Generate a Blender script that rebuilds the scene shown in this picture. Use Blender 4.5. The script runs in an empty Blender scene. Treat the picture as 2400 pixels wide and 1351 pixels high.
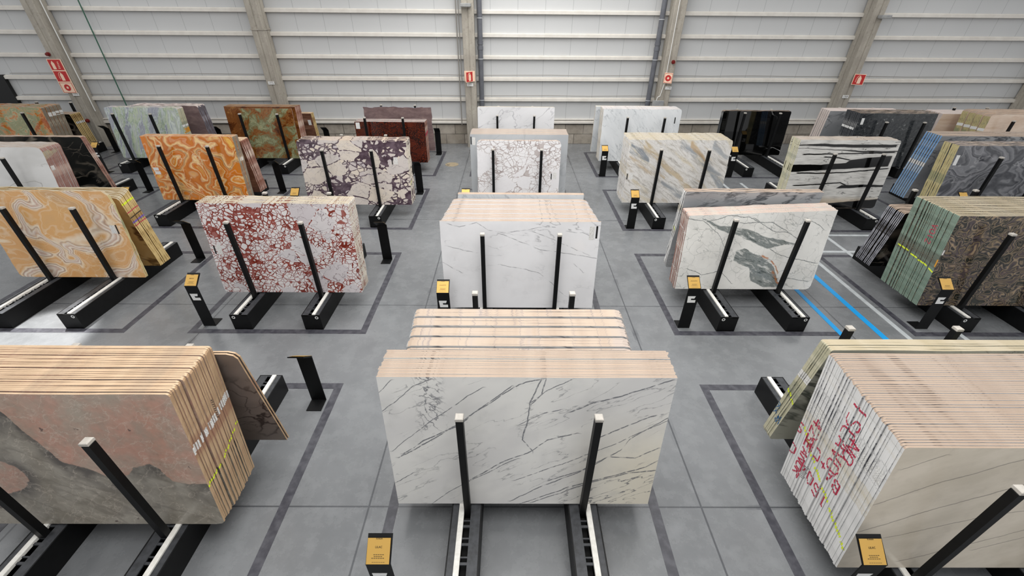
import bpy, bmesh, math, random
from mathutils import Matrix, Vector
random.seed(7)
rad = math.radians
S = bpy.context.scene
C = S.collection
H = 5.4

# ---------------------------------------------------------------- camera
f_px = 997.76
pit, rol, yaw = 0.584217, -0.00876, 0.00685
fw = Vector((math.sin(yaw), math.cos(yaw), 0)); rt = Vector((math.cos(yaw), -math.sin(yaw), 0)); up = Vector((0, 0, 1))
zc = fw * math.cos(pit) - up * math.sin(pit)
dn = -(fw * math.sin(pit) + up * math.cos(pit))
xr = rt * math.cos(rol) + dn * math.sin(rol)
dr = -rt * math.sin(rol) + dn * math.cos(rol)
cd = bpy.data.cameras.new('camera'); cam = bpy.data.objects.new('camera', cd); C.objects.link(cam)
cd.sensor_width = 36; cd.lens = f_px * 36 / 2400; cd.clip_end = 200; cd.clip_start = .05
m = Matrix((( xr.x, -dr.x, -zc.x, 0), (xr.y, -dr.y, -zc.y, 0), (xr.z, -dr.z, -zc.z, H), (0, 0, 0, 1)))
cam.matrix_world = m
S.camera = cam

# ---------------------------------------------------------------- world, lights, exposure
w = bpy.data.worlds.new('world'); S.world = w; w.use_nodes = True
w.node_tree.nodes['Background'].inputs[0].default_value = (.985, .99, 1, 1)
w.node_tree.nodes['Background'].inputs[1].default_value = .74
S.view_settings.view_transform = 'Standard'; S.view_settings.look = 'None'
S.view_settings.exposure = 0.0; S.view_settings.gamma = 1
def area(name, loc, sx, sy, power, rot=(0, 0, 0), col=(1, .985, .96)):
    l = bpy.data.lights.new(name, 'AREA'); l.shape = 'RECTANGLE'; l.size = sx; l.size_y = sy; l.energy = power; l.color = col
    o = bpy.data.objects.new(name, l); C.objects.link(o); o.location = loc; o.rotation_euler = rot; return o
# a long rooflight over the central aisle and weaker ones over the sides, all above the frame
area('skylight_centre', (.5, 10.0, 10.5), 8, 22, 2500)
for i, x in enumerate((-15, 16)):
    area('skylight_side_%d' % i, (x, 7.5, 10.5), 4, 30, 500)

sl = bpy.data.lights.new('sunbeam', 'SPOT'); sl.energy = 17000; sl.spot_size = rad(11); sl.spot_blend = .35; sl.shadow_soft_size = .15; sl.color = (1, .98, .95)
so = bpy.data.objects.new('sunbeam', sl); C.objects.link(so); so.location = (-10.6, 9.6, 10.2)
so.rotation_euler = (Vector((-9.15, 6.25, 0)) - so.location).to_track_quat('-Z', 'Y').to_euler()
# ---------------------------------------------------------------- colour and node helpers
def lin(c):
    if isinstance(c, str):
        c = tuple(int(c[i:i + 2], 16) / 255 for i in (0, 2, 4))
    return tuple(((v / 12.92) if v <= .04045 else ((v + .055) / 1.055) ** 2.4) for v in c[:3]) + (1,)
class G:
    def __init__(s, name, rough=.25, spec=.5):
        s.m = bpy.data.materials.new(name); s.m.use_nodes = True; s.t = s.m.node_tree; s.n = s.t.nodes
        s.b = s.n['Principled BSDF']; s.b.inputs['Roughness'].default_value = rough; s.b.inputs['Specular IOR Level'].default_value = spec
        s.obj = s.n.new('ShaderNodeTexCoord').outputs['Object']
        s.pos = s.n.new('ShaderNodeNewGeometry').outputs['Position']
    def set(s, sock, v):
        if isinstance(v, bpy.types.NodeSocket): s.t.links.new(v, sock)
        elif isinstance(v, str): sock.default_value = lin(v)
        else: sock.default_value = v
    def math(s, op, a, b=0., c=0., clamp=False):
        n = s.n.new('ShaderNodeMath'); n.operation = op; n.use_clamp = clamp
        s.set(n.inputs[0], a); s.set(n.inputs[1], b); s.set(n.inputs[2], c); return n.outputs[0]
    def mul(s, a, b): return s.math('MULTIPLY', a, b)
    def add(s, a, b): return s.math('ADD', a, b)
    def sub(s, a, b): return s.math('SUBTRACT', a, b)
    def mx(s, a, b): return s.math('MAXIMUM', a, b)
    def sep(s, v):
        n = s.n.new('ShaderNodeSeparateXYZ'); s.set(n.inputs[0], v); return n.outputs
    def map(s, v, loc=(0, 0, 0), rot=(0, 0, 0), sc=(1, 1, 1)):
        if any(rot) and tuple(sc) != (1, 1, 1): return s.map(s.map(v, (0, 0, 0), rot), loc, (0, 0, 0), sc)
        n = s.n.new('ShaderNodeMapping'); s.set(n.inputs[0], v); n.inputs[1].default_value = loc
        n.inputs[2].default_value = tuple(rad(r) for r in rot); n.inputs[3].default_value = sc; return n.outputs[0]
    def noise(s, v, sc=1., det=4., rough=.55, dist=0., col=False):
        n = s.n.new('ShaderNodeTexNoise'); s.set(n.inputs['Vector'], v); n.inputs['Scale'].default_value = sc
        n.inputs['Detail'].default_value = det; n.inputs['Roughness'].default_value = rough; n.inputs['Distortion'].default_value = dist
        return n.outputs['Color' if col else 'Fac']
    def vor(s, v, sc=1., feat='DISTANCE_TO_EDGE', rnd=1., out=None):
        n = s.n.new('ShaderNodeTexVoronoi'); n.feature = feat; s.set(n.inputs['Vector'], v)
        n.inputs['Scale'].default_value = sc; n.inputs['Randomness'].default_value = rnd
        return n.outputs[out or 'Distance']
    def warp(s, v, sc, amt, det=3.):
        c = s.noise(v, sc, det, .5, 0, True)
        a = s.n.new('ShaderNodeVectorMath'); a.operation = 'SUBTRACT'; s.set(a.inputs[0], c); a.inputs[1].default_value = (.5, .5, .5)
        b = s.n.new('ShaderNodeVectorMath'); b.operation = 'SCALE'; s.set(b.inputs[0], a.outputs[0]); b.inputs['Scale'].default_value = amt
        d = s.n.new('ShaderNodeVectorMath'); d.operation = 'ADD'; s.set(d.inputs[0], v); s.set(d.inputs[1], b.outputs[0]); return d.outputs[0]
    def ramp(s, f, stops, interp='LINEAR'):
        n = s.n.new('ShaderNodeValToRGB'); s.set(n.inputs[0], f); r = n.color_ramp; r.interpolation = interp
        while len(r.elements) < len(stops): r.elements.new(1)
        for e, (p, c) in zip(r.elements, stops): e.position = p
        for e, (p, c) in zip(r.elements, stops):
            e.color = lin(c) if isinstance(c, str) else ((c, c, c, 1) if isinstance(c, (int, float)) else tuple(c) + (1,))
        return n.outputs[0]
    def mix(s, fac, a, b, mode='MIX'):
        n = s.n.new('ShaderNodeMix'); n.data_type = 'RGBA'; n.blend_type = mode
        s.set(n.inputs[0], fac); s.set(n.inputs[6], a); s.set(n.inputs[7], b); return n.outputs[2]
    def step(s, v, lo, hi):      # smooth 0..1
        n = s.n.new('ShaderNodeMapRange'); n.interpolation_type = 'SMOOTHSTEP'; s.set(n.inputs[0], v)
        s.set(n.inputs[1], lo); s.set(n.inputs[2], hi); return n.outputs[0]
    def ridge(s, v, sc, wd, det=3., dist=0., rough=.5):      # thin wandering lines
        n = s.noise(v, sc, det, rough, dist)
        d = s.math('ABSOLUTE', s.sub(n, .5)); return s.sub(1., s.step(d, 0., wd))
    def curve(s, X, pts, x0=-1.6, x1=1.6):    # piecewise line: returns height at X
        f = s.math('MULTIPLY_ADD', X, 1 / (x1 - x0), -x0 / (x1 - x0))
        pts = sorted(pts); st = [((p[0] - x0) / (x1 - x0), max(0, p[1]) / 2.4) for p in pts]
        return s.mul(s.ramp(f, st), 2.4), f
    def vein(s, X, Z, pts, wd=.005, x0=-1.6, x1=1.6, soft=.006):
        hgt, f = s.curve(X, pts, x0, x1); pts = sorted(pts)
        a, b = pts[0][0], pts[-1][0]
        d = s.math('ABSOLUTE', s.sub(Z, hgt))
        l = s.sub(1., s.step(d, wd, wd + soft))
        e = s.mul(s.step(X, a - .05, a + .03), s.sub(1., s.step(X, b - .03, b + .05)))
        return s.mul(l, e)
    def band(s, X, Z, lo, hi, soft=.012):
        a, _ = s.curve(X, lo); b, _ = s.curve(X, hi)
        x0, x1 = max(min(p[0] for p in lo), min(p[0] for p in hi)), min(max(p[0] for p in lo), max(p[0] for p in hi))
        if x0 < -1.5: x0 = -9
        if x1 > 1.0: x1 = 9
        k = s.mul(s.step(s.sub(Z, a), -soft, soft), s.step(s.sub(b, Z), -soft, soft))
        return s.mul(k, s.mul(s.step(X, x0 - .02, x0 + .02), s.sub(1., s.step(X, x1 - .02, x1 + .02))))
    def bump(s, h, st=.2, dist=.01):
        n = s.n.new('ShaderNodeBump'); n.inputs['Strength'].default_value = st; n.inputs['Distance'].default_value = dist
        s.set(n.inputs['Height'], h); s.t.links.new(n.outputs[0], s.b.inputs['Normal'])
    def out(s, col, rough=None):
        s.set(s.b.inputs['Base Color'], col)
        if rough is not None: s.set(s.b.inputs['Roughness'], rough)
        return s.m
def flat(name, c, rough=.5, metal=0, spec=.5):
    g = G(name, rough, spec); g.b.inputs['Metallic'].default_value = metal; return g.out(c)
def noisy(name, a, b, sc=6, rough=.6, bump=0, sc3=(1, 1, 1), det=6):
    g = G(name, rough); n = g.noise(g.map(g.obj, sc=sc3), sc, det, .6)
    c = g.mix(g.step(n, .3, .7), a, b)
    if bump: g.bump(n, bump)
    return g.out(c)

# ---------------------------------------------------------------- stone faces (object space: x across, z up the slab)
def st_veined(name, base, base2, vc, ang=30, sc=1.2, wd=.02, seed=0, stretch=3., rough=.18, fine=True, warm=None, strength=1.):
    g = G(name, rough); v = g.map(g.obj, loc=(seed, 0, seed * .7), rot=(0, ang, 0), sc=(1, 1, 1))
    v2 = g.map(v, sc=(1 / stretch, 1, 1)); w = g.warp(v2, 2.2, .22)
    c = g.mix(g.step(g.noise(w, 1.1, 3), .35, .65), base, base2)
    if warm: c = g.mix(g.mul(g.step(g.noise(w, .9, 3, .5, .4), .55, .7), .8), c, warm)
    k = g.mul(g.ridge(w, sc, wd, 4, .3), g.step(g.noise(v, .9, 2), .42, .6))
    if fine:
        k = g.mx(k, g.mul(g.mul(g.ridge(w, sc * 2.6, wd * .8, 5, .5), g.step(g.noise(v, 1.4, 2), .5, .62)), .6))
        cl = g.vor(g.warp(v2, 3, .25), 2.2)
        k = g.mx(k, g.mul(g.mul(g.sub(1., g.step(cl, 0., .014)), g.step(g.noise(v, 1.3, 2), .52, .66)), .7))
    return g.out(g.mix(g.mul(k, strength), c, vc))
def st_breccia(name, clast, clast2, matrix, matrix2, crack, sc=3., gap=.12, seed=0, rough=.18, big=.5, dens=.35):
    g = G(name, rough); v = g.map(g.obj, loc=(seed, 0, seed * .3)); w = g.warp(g.warp(v, 2.5, .22), 9, .04)
    e1 = g.vor(w, sc * big); e2 = g.vor(g.map(w, loc=(3, 1, 5)), sc * 2.4)
    zone = g.step(g.noise(v, 1.1, 2), .5 - dens * .3, .5 + dens * .3)
    m1 = g.sub(1., g.step(e1, gap * .35, gap * .6)); m2 = g.mul(g.sub(1., g.step(e2, gap * .5, gap * .9)), zone)
    mm = g.mx(g.mul(m1, g.step(g.noise(v, 2.4, 3), .38, .55)), m2)
    col1 = g.vor(w, sc * big, 'F1', 1, 'Color'); t = g.sep(col1)[0]
    cc = g.mix(t, clast, clast2); cc = g.mix(g.mul(g.step(g.noise(v, 8, 6), .4, .7), .35), cc, clast2)
    mc = g.mix(g.step(g.noise(w, 5, 5), .35, .65), matrix, matrix2)
    ck = g.vor(g.warp(v, 7, .12), sc * 3.2); ck2 = g.sub(1., g.step(ck, 0., .022))
    cc = g.mix(g.mul(ck2, .75), cc, crack)
    return g.out(g.mix(mm, cc, mc))
def st_breccia2(name, big1, big2, small, matrix, matrix2, hair, bs=1.9, ss=7., keep=.5, lw=.05, lw2=.1, seed=0, rough=.18, elong=1.3, hairk=.7, stain=None, gone_k=.97):
    g = G(name, rough); v = g.map(g.obj, loc=(seed, 0, seed * .3), sc=(1 / elong, 1, 1)); w = g.warp(g.warp(v, 2.2, .25), 10, .035)
    eb = g.vor(w, bs); rb = g.sep(g.vor(w, bs, 'F1', 1, 'Color')); isbig = g.mul(g.math('GREATER_THAN', rb[0], 1 - keep), g.step(eb, .02, .03))
    wd = g.noise(g.map(v, loc=(4, 2, 1)), 1.6, 3)                      # matrix gets thicker and thinner
    es = g.vor(g.map(w, loc=(9, 3, 5)), ss); rs = g.sep(g.vor(g.map(w, loc=(9, 3, 5)), ss, 'F1', 1, 'Color'))
    wid = g.math('MULTIPLY_ADD', g.step(wd, .35, .65), lw2 - lw, lw)
    web = g.sub(1., g.step(g.sub(es, wid), -.006, .008)); gone = g.math('GREATER_THAN', g.add(rs[1], g.mul(g.step(wd, .45, .75), .3)), gone_k)
    em = g.vor(g.map(w, loc=(1, 8, 2)), ss * .42); mw = g.sub(1., g.step(em, g.mul(wid, .3) if False else .012, .03))
    small_c = g.mix(rs[0], small, big1); small_c = g.mix(g.mul(gone, .9), small_c, matrix2)
    mat = g.mix(g.step(g.noise(w, 7, 6), .35, .65), matrix, matrix2)
    col = g.mix(g.mx(web, mw), small_c, mat)
    bigc = g.mix(rb[1], big1, big2); bigc = g.mix(g.mul(g.step(g.noise(v, 6, 6), .4, .7), .4), bigc, big2)
    hl = g.sub(1., g.step(g.vor(g.warp(v, 8, .1), ss * 1.4), 0., .018)); hl2 = g.ridge(w, 5, .012, 5)
    bigc = g.mix(g.mul(g.mx(g.mul(hl, g.step(g.noise(v, 3, 2), .45, .6)), hl2), hairk), bigc, hair)
    col = g.mix(isbig, col, bigc)
    if stain: col = g.mix(g.mul(g.step(g.noise(g.map(v, loc=(11, 0, 3)), .9, 3), .58, .7), .45), col, stain)
    return g.out(col)
def st_onyx(name, stops, seed=0, sc=.9, fine=60., crackle=None, rough=.12, ribbons=None, elong=1.2, line='F0D9B0', lk=.6):
    g = G(name, rough); v = g.map(g.obj, loc=(seed, 0, seed * .4), sc=(1 / elong, 1, 1)); w = g.warp(g.warp(v, 1.4, .4), 7, .035)
    n = g.noise(w, sc, 2, .45, .5)
    c = g.ramp(n, stops)
    fl = g.math('SINE', g.mul(n, fine * 6.283)); c = g.mix(g.mul(g.step(fl, .5, 1.), .28), c, line)
    f2 = g.math('SINE', g.add(g.mul(n, fine * 2.1), g.mul(g.noise(w, 3, 4), 6.))); c = g.mix(g.mul(g.step(f2, .7, 1.), .22), c, stops[0][1])
    if crackle:
        ck = g.sub(1., g.step(g.vor(g.warp(v, 5, .12), 7), 0., .035)); c = g.mix(g.mul(ck, g.mul(g.step(g.noise(v, 1.7, 2), .42, .55), .5)), c, crackle)
    ln = g.mul(g.ridge(g.map(w, loc=(2, 0, 4)), 1.7, .012, 4), g.step(g.noise(v, 1.2, 2), .45, .55))
    c = g.mix(g.mul(ln, lk), c, line)
    c = g.mix(g.mul(g.step(g.noise(w, 11, 6), .5, .72), .3), c, stops[1][1])
    return g.out(c)
def st_swirl(name, stops, seed=0, sc=3., ang=40, stretch=2.5, rough=.15, wamt=.5, fine=12., det=8):
    g = G(name, rough); v = g.map(g.obj, loc=(seed, 0, seed * .6), rot=(0, ang, 0)); v = g.map(v, sc=(1 / stretch, 1, 1))
    w = g.warp(g.warp(v, 1.6, wamt), 5, .12); n = g.noise(w, sc, det, .62, .6)
    n2 = g.noise(w, fine, 4, .6, .5)
    return g.out(g.ramp(g.add(g.mul(n, .75), g.mul(n2, .25)), stops))
MAT = {}
def lilac():
    g = G('lilac_marble_face', .2); X0, _, Z0 = g.sep(g.obj)
    w = g.warp(g.warp(g.obj, 3, .06, 5), 18, .014, 3); X, _, Z = g.sep(w)
    rotd = g.map(g.obj, rot=(0, 28, 0), sc=(1, 1, 1))
    c = g.mix(g.step(g.noise(g.map(rotd, sc=(.5, 1, 1)), 1.6, 3), .38, .62), 'D2D0CD', 'DFDDD8')
    c = g.mix(g.mul(g.mul(g.step(X0, .2, 1.4), g.sub(1., g.step(Z0, .6, 1.7))), .9), c, 'D9D1BE')
    c = g.mix(g.mul(g.step(g.noise(g.obj, 3, 6), .5, .8), .35), c, 'A9A9A6')
    V = dict(A=[(-1.53, 1.46), (-1.15, 1.82), (-0.96, 1.91)], C=[(-1.48, 0.89), (-1.02, 1.34), (-0.75, 1.57), (-0.45, 1.82)], D=[(-1.42, 0.78), (-0.93, 1.13), (-0.65, 1.37), (-0.26, 1.71), (-0.01, 1.88), (0.12, 1.92)], E=[(-1.36, 0.84), (-1.12, 1.04), (-0.72, 1.28), (-0.38, 1.63), (-0.15, 1.82)], F=[(-0.69, 0.38), (-0.35, 0.65), (0.08, 0.91), (0.24, 1.07), (0.57, 1.17)], Gg=[(-1.11, 0.0), (-0.72, 0.35), (-0.45, 0.54), (-0.07, 0.78)], Hh=[(-0.08, 1.29), (0.18, 1.46), (0.39, 1.52)], I=[(0.46, 1.48), (0.71, 1.61), (0.85, 1.65), (1.09, 1.76), (1.48, 1.91)], J=[(0.04, 1.6), (0.21, 1.77), (0.47, 1.92)], L=[(-0.12, 0.42), (0.26, 0.61), (0.71, 0.85), (1.03, 1.04), (1.52, 1.37)], M=[(0.8, 1.11), (1.11, 1.29), (1.31, 1.42), (1.44, 1.46)], N=[(-0.16, 0.04), (0.18, 0.3), (0.62, 0.55), (0.81, 0.72), (1.07, 0.92), (1.14, 1.08), (1.51, 1.41)], O=[(-0.04, 0.0), (0.52, 0.3), (0.98, 0.48), (1.39, 0.65), (1.51, 0.75)], P=[(0.09, 0.02), (0.75, 0.37), (1.21, 0.55), (1.51, 0.59)], Q=[(0.27, 0.41), (0.73, 0.62), (0.94, 0.82), (1.25, 0.79), (1.48, 0.95)], S=[(-1.54, 1.71), (-1.37, 1.9)], T=[(-1.52, 0.36), (-1.28, 0.54)])
    k = None
    for kk, p in V.items():
        q = g.vein(X, Z, p, .003 if kk in 'ACGgHhJLST' else .005); k = q if k is None else g.mx(k, q)
    for p in ([(0.14, 1.92), (0.04, 1.6), (0.02, 1.35), (-0.03, 1.07), (0.09, 0.9)], [(0.19, 1.92), (0.15, 1.72), (0.05, 1.58)]):
        k = g.mx(k, g.vein(Z, g.add(X, 1.), [(b, a + 1.) for a, b in p], .004, 0, 2))
    lines = g.mul(g.ridge(g.map(g.warp(rotd, 4, .06), sc=(.22, 1, 1)), 6, .016, 5), g.step(g.noise(g.obj, 1.6, 2), .46, .56))
    zone = g.mul(g.step(X0, -.2, .4), g.sub(1., g.step(g.sub(Z0, g.mul(X0, .45)), .1, .45)))
    zone = g.mx(zone, .6)
    k = g.mx(k, g.mul(lines, zone))
    fz = g.mul(g.sub(1., g.step(g.math('ABSOLUTE', g.add(X0, 1.0)), .05, .2)), g.step(Z0, 1.1, 1.3))
    k = g.mx(k, g.mul(fz, g.ridge(g.map(g.obj, rot=(0, -50, 0), sc=(.5, 1, 1)), 12, .04, 4)))
    brk = g.step(g.noise(g.obj, 14, 3), .3, .5)
    return g.out(g.mix(g.mul(g.mul(k, .85), brk), c, '55575F'))
def arabesque():
    g = G('green_veined_marble_face', .15); w = g.warp(g.warp(g.obj, 3, .1, 5), 14, .03, 4); X, _, Z = g.sep(w)
    c = g.mix(g.step(g.noise(g.obj, 1.6, 4), .4, .65), 'E9E7E2', 'D9D7D2')
    st = g.noise(g.map(g.warp(g.obj, 2, .15), rot=(0, -25, 0), sc=(.25, 1, 1)), 14, 5, .65)
    dark = g.ramp(st, [(.36, '565D5B'), (.46, '8F9492'), (.52, '767C7A'), (.6, 'B9BAB6'), (.68, 'D5D5D1')])
    b1 = g.band(X, Z, [(-1.18, 1.55), (-0.82, 1.35), (-0.42, 1.22), (-0.11, 1.09), (0.3, 0.92), (0.54, 1.0), (0.84, 1.03)], [(-1.19, 1.57), (-0.82, 1.43), (-0.49, 1.39), (-0.12, 1.32), (0.17, 1.19), (0.51, 1.11), (0.84, 1.05)])
    b2 = g.band(X, Z, [(-0.35, 0.66), (-0.0, 0.52), (0.13, 0.21), (0.44, 0.05), (0.81, 0.05)], [(-0.4, 0.88), (-0.2, 0.93), (0.21, 0.76), (0.46, 0.59), (0.79, 0.11)])
    c = g.mix(g.mx(b1, b2), c, dark)
    k = None
    for p in ([(-0.41, 1.48), (-0.04, 1.49), (0.21, 1.49), (0.47, 1.38), (0.78, 1.19), (0.94, 1.12)], [(-0.15, 1.58), (0.14, 1.39), (0.35, 1.3), (0.64, 1.29)], [(-1.29, 0.47), (-0.94, 0.33), (-0.7, 0.4), (-0.56, 0.45)], [(-0.55, 0.42), (-0.27, 0.11)], [(0.35, 0.92), (0.61, 0.79), (0.81, 0.73), (1.4, 0.61)], [(-1.47, 1.58), (-1.16, 1.51), (-0.78, 1.24), (-0.55, 0.9)], [(0.9, 1.58), (1.3, 1.35)], [(-1.08, 1.48), (-0.69, 1.63), (-0.25, 1.61), (-0.04, 1.49)], [(0.76, 0.28), (1.35, 0.2)]):
        q = g.vein(X, Z, p, .004); k = q if k is None else g.mx(k, q)
    cr = g.mul(g.sub(1., g.step(g.vor(g.warp(g.warp(g.obj, 2.5, .35), 9, .06), 3.6), 0., .016)), g.step(g.noise(g.obj, 1.4, 2), .38, .52))
    k = g.mx(k, g.mul(cr, .7))
    k = g.mx(k, g.mul(g.ridge(g.map(w, rot=(0, -28, 0), sc=(.35, 1, 1)), 4, .015, 4), g.mul(g.step(g.noise(g.obj, 1.8, 2), .45, .6), .6)))
    c = g.mix(g.mul(k, .85), c, '656B6B')
    o = g.mx(g.vein(X, Z, [(0.21, 0.78), (0.44, 0.67), (0.58, 0.49), (0.65, 0.38)], .012, soft=.02), g.vein(X, Z, [(0.53, 0.4), (0.74, 0.16), (0.82, 0.05)], .02, soft=.03))
    o = g.mul(o, g.step(g.noise(g.obj, 9, 4), .35, .55))
    c = g.mix(g.mul(o, .85), c, 'B5703A')
    return g.out(c)
def pinkgrey():
    g = G('pink_and_grey_marble_face', .28); w = g.warp(g.warp(g.obj, 3.5, .13, 6), 16, .03, 4); X, _, Z = g.sep(w)
    hz, _ = g.curve(X, [(-1.6, 1.75), (-0.22, 1.69), (-0.15, 1.5), (-0.04, 1.25), (0.06, 1.02), (0.2, 0.93), (0.28, 0.89), (0.47, 0.78), (0.6, 0.68), (0.71, 0.81), (0.79, 0.93), (0.98, 0.96), (1.07, 0.89), (1.14, 0.7), (1.43, 0.64)])
    dep = g.sub(hz, Z); grey = g.step(dep, -.008, .008)
    dx = g.add(X, .72); dz = g.sub(Z, .78); d = g.math('SQRT', g.add(g.mul(dx, dx), g.mul(g.mul(dz, dz), 1.3)))
    grey = g.mul(grey, g.step(d, .3, .315))
    edge = g.mx(g.sub(1., g.step(dep, .03, .42)), g.sub(1., g.step(d, .3, .5)))
    n = g.noise(w, 4, 8, .65); n2 = g.noise(g.obj, 14, 6, .65)
    pk = g.mix(g.step(n, .35, .65), 'B38A79', 'A08B7C'); pk = g.mix(g.mul(g.step(g.noise(w, 1.3, 3), .45, .65), .7), pk, 'A39A8C')
    pk = g.mix(g.mul(g.step(n2, .5, .7), .35), pk, 'C4A595'); pk = g.mix(g.mul(g.step(n2, .48, .3), .4), pk, '8C6E62')
    gy = g.mix(g.step(n, .35, .65), '857F74', '9A9489')
    gy = g.mix(g.mul(g.mul(edge, g.step(g.noise(w, 2.2, 6), .34, .56)), .95), gy, '4E4945')
    gy = g.mix(g.mul(g.step(n2, .55, .75), .3), gy, 'ABA59A')
    c = g.mix(grey, pk, gy)
    ln = g.mx(g.ridge(g.map(w, rot=(0, 40, 0), sc=(.5, 1, 1)), 4, .01, 6), g.ridge(g.map(w, rot=(0, -30, 0), sc=(.4, 1, 1)), 5, .007, 6))
    c = g.mix(g.mul(ln, .35), c, 'CCC0B2')
    sp = g.step(g.noise(g.obj, 6, 4), .69, .71); c = g.mix(g.mul(sp, .8), c, '4F413F')
    st = g.ridge(g.map(w, rot=(0, -38, 0), sc=(.3, 1, 1)), 1.6, .02, 4); c = g.mix(g.mul(g.mul(st, grey), .4), c, '6A645C')
    return g.out(c)
def diagonal():
    g = G('diagonal_banded_face', .15); w = g.warp(g.warp(g.obj, 1.6, .16, 3), 6, .05, 4); X, _, Z = g.sep(w)
    d = g.map(g.warp(g.obj, 2, .12), rot=(0, -36, 0), sc=(.16, 1, 1))
    st = g.noise(d, 9, 7, .62); c = g.ramp(st, [(.33, 'A39E98'), (.43, 'C6C2BC'), (.5, 'D9D6D2'), (.58, 'CFCBC6'), (.68, 'BDB4A6')])
    c = g.mix(g.mul(g.step(g.noise(g.map(d, loc=(3, 0, 6)), 3.2, 5), .52, .62), .6), c, 'C9BC9F')
    def bd(lo, hi, col, k, soft=.05):
        return g.mix(g.mul(g.band(X, Z, lo, hi, soft), g.mul(g.step(g.noise(d, 7, 6, .65), .36, .56), k)), c, col)
    c = bd([(-.2, 1.8), (.4, 1.42), (.95, .92), (1.45, .42)], [(0, 1.86), (.6, 1.5), (1.05, 1.08), (1.49, .72)], '8B9197', .85)
    c = bd([(-1.45, 1.52), (-1.1, 1.3), (-.85, 1.18)], [(-1.45, 1.78), (-1.1, 1.62), (-.8, 1.22)], '7F868D', .95)
    c = bd([(-.4, .6), (.1, .2), (.5, .0)], [(-.4, .72), (.1, .46), (.6, .18)], '8A8F93', .85)
    c = bd([(-1.3, 1.78), (-.8, 1.4), (-.3, 1.0), (.6, .25)], [(-1.05, 1.86), (-.7, 1.52), (-.2, 1.12), (.8, .3)], 'B8A27C', .75)
    c = bd([(-1.46, 1.3), (-.9, .95), (-.3, .72)], [(-1.46, 1.42), (-.9, 1.06), (-.3, .82)], 'B59B72', .7)
    c = bd([(.15, 1.8), (.6, 1.4), (.8, 1.25)], [(.3, 1.86), (.75, 1.42), (.85, 1.3)], 'B39468', .75)
    c = bd([(.8, 1.75), (1.4, 1.3)], [(.95, 1.86), (1.45, 1.42)], '979CA1', .75)
    ln = g.mx(g.ridge(g.map(w, rot=(0, -36, 0), sc=(.22, 1, 1)), 4.5, .012, 6), g.ridge(d, 7, .012, 5))
    return g.out(g.mix(g.mul(ln, .4), c, '8C857C'))
def greige():
    g = G('greige_marble_face', .2); w = g.warp(g.warp(g.obj, 2.5, .06, 4), 12, .015, 3); X, _, Z = g.sep(w)
    n = g.noise(g.map(g.obj, rot=(0, 26, 0), sc=(.4, 1, 1)), 2.2, 6, .6)
    c = g.mix(g.step(n, .35, .65), 'D6CCBC', 'C6BCAB'); c = g.mix(g.mul(g.step(g.noise(g.obj, 7, 6), .5, .75), .35), c, 'B5AB9C')
    k = g.vein(X, Z, [(-1.5, 1.02), (-1.0, 1.33), (-.4, 1.62), (-.1, 1.76)], .003)
    for p, q in (([(-1.5, .60), (-.9, .95), (-.2, 1.3), (.6, 1.74)], .0035), ([(-1.2, .5), (-.4, .82), (.2, .98)], .002), ([(-.9, .1), (0, .55), (1.2, 1.2)], .003), ([(-1.45, 1.5), (-1.1, 1.7)], .002), ([(-.2, .3), (.3, .55), (.5, .6)], .002)):
        k = g.mx(k, g.vein(X, Z, p, q))
    return g.out(g.mix(g.mul(k, .7), c, '76716A'))
def panda():
    g = G('black_banded_white_marble_face', .1); w = g.warp(g.obj, 3, .04, 5); X0, _, Z = g.sep(w); X = g.add(X0, -.35)
    st = g.noise(g.map(g.obj, sc=(.12, 1, 1)), 22, 5, .6)
    c = g.ramp(st, [(.3, 'A9A7A3'), (.5, 'CDCBC6'), (.65, 'D8D6D1')])
    k = None
    A = [([(-1.71, 1.81), (-1.02, 1.79), (-0.19, 1.76), (1.01, 1.78)], [(-1.72, 1.84), (-1.17, 1.87), (-0.47, 1.85), (1.0, 1.86)]),
         ([(-1.73, 1.735), (-0.63, 1.69), (0.1, 1.63), (0.58, 1.63), (1.02, 1.65)], [(-1.74, 1.745), (-0.64, 1.71), (0.08, 1.68), (1.01, 1.68)]),
         ([(-1.72, 1.07), (-0.91, 1.13), (-0.2, 1.17), (1.02, 1.25)], [(-1.73, 1.29), (-0.97, 1.29), (-0.27, 1.34), (-0.18, 1.42), (0.28, 1.49), (0.99, 1.55)]),
         ([(-0.29, 0.6), (0.13, 0.61), (0.48, 0.64), (1.03, 0.65)], [(-0.29, 0.61), (-0.15, 0.70), (0.46, 0.72), (1.02, 0.71)]),
         ([(-1.7, -.02), (1.1, -.02)], [(-1.7, .05), (-0.9, .1), (0.1, .2), (1.1, .29)])]
    for lo, hi in A:
        lo = [(a - .35 + .35, b) for a, b in lo]
        q = g.band(X, Z, [(max(-1.59, a), b) for a, b in lo], [(max(-1.59, a), b) for a, b in hi]); k = q if k is None else g.mx(k, q)
    for p in ([(-1.59, 1.57), (-0.84, 1.59), (0.23, 1.61), (1.02, 1.64)], [(-1.59, 1.04), (-0.88, 1.04), (-0.17, 1.07), (1.02, 1.19)], [(-1.59, 0.68), (-0.89, 0.71), (-0.23, 0.77), (-0.02, 0.69)], [(-0.95, 1.5), (-0.56, 1.49), (-0.19, 1.42)]):
        k = g.mx(k, g.vein(X, Z, p, .014))
    k = g.mx(k, g.mul(g.ridge(g.map(w, sc=(.15, 1, 1)), 6, .012, 4), g.step(g.noise(g.obj, 1.4, 2), .5, .6)))
    c = g.mix(g.mul(g.sub(1., g.step(Z, .2, .4)), .7), c, 'B9A588')
    return g.out(g.mix(k, c, '0B0B0B'))
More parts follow.
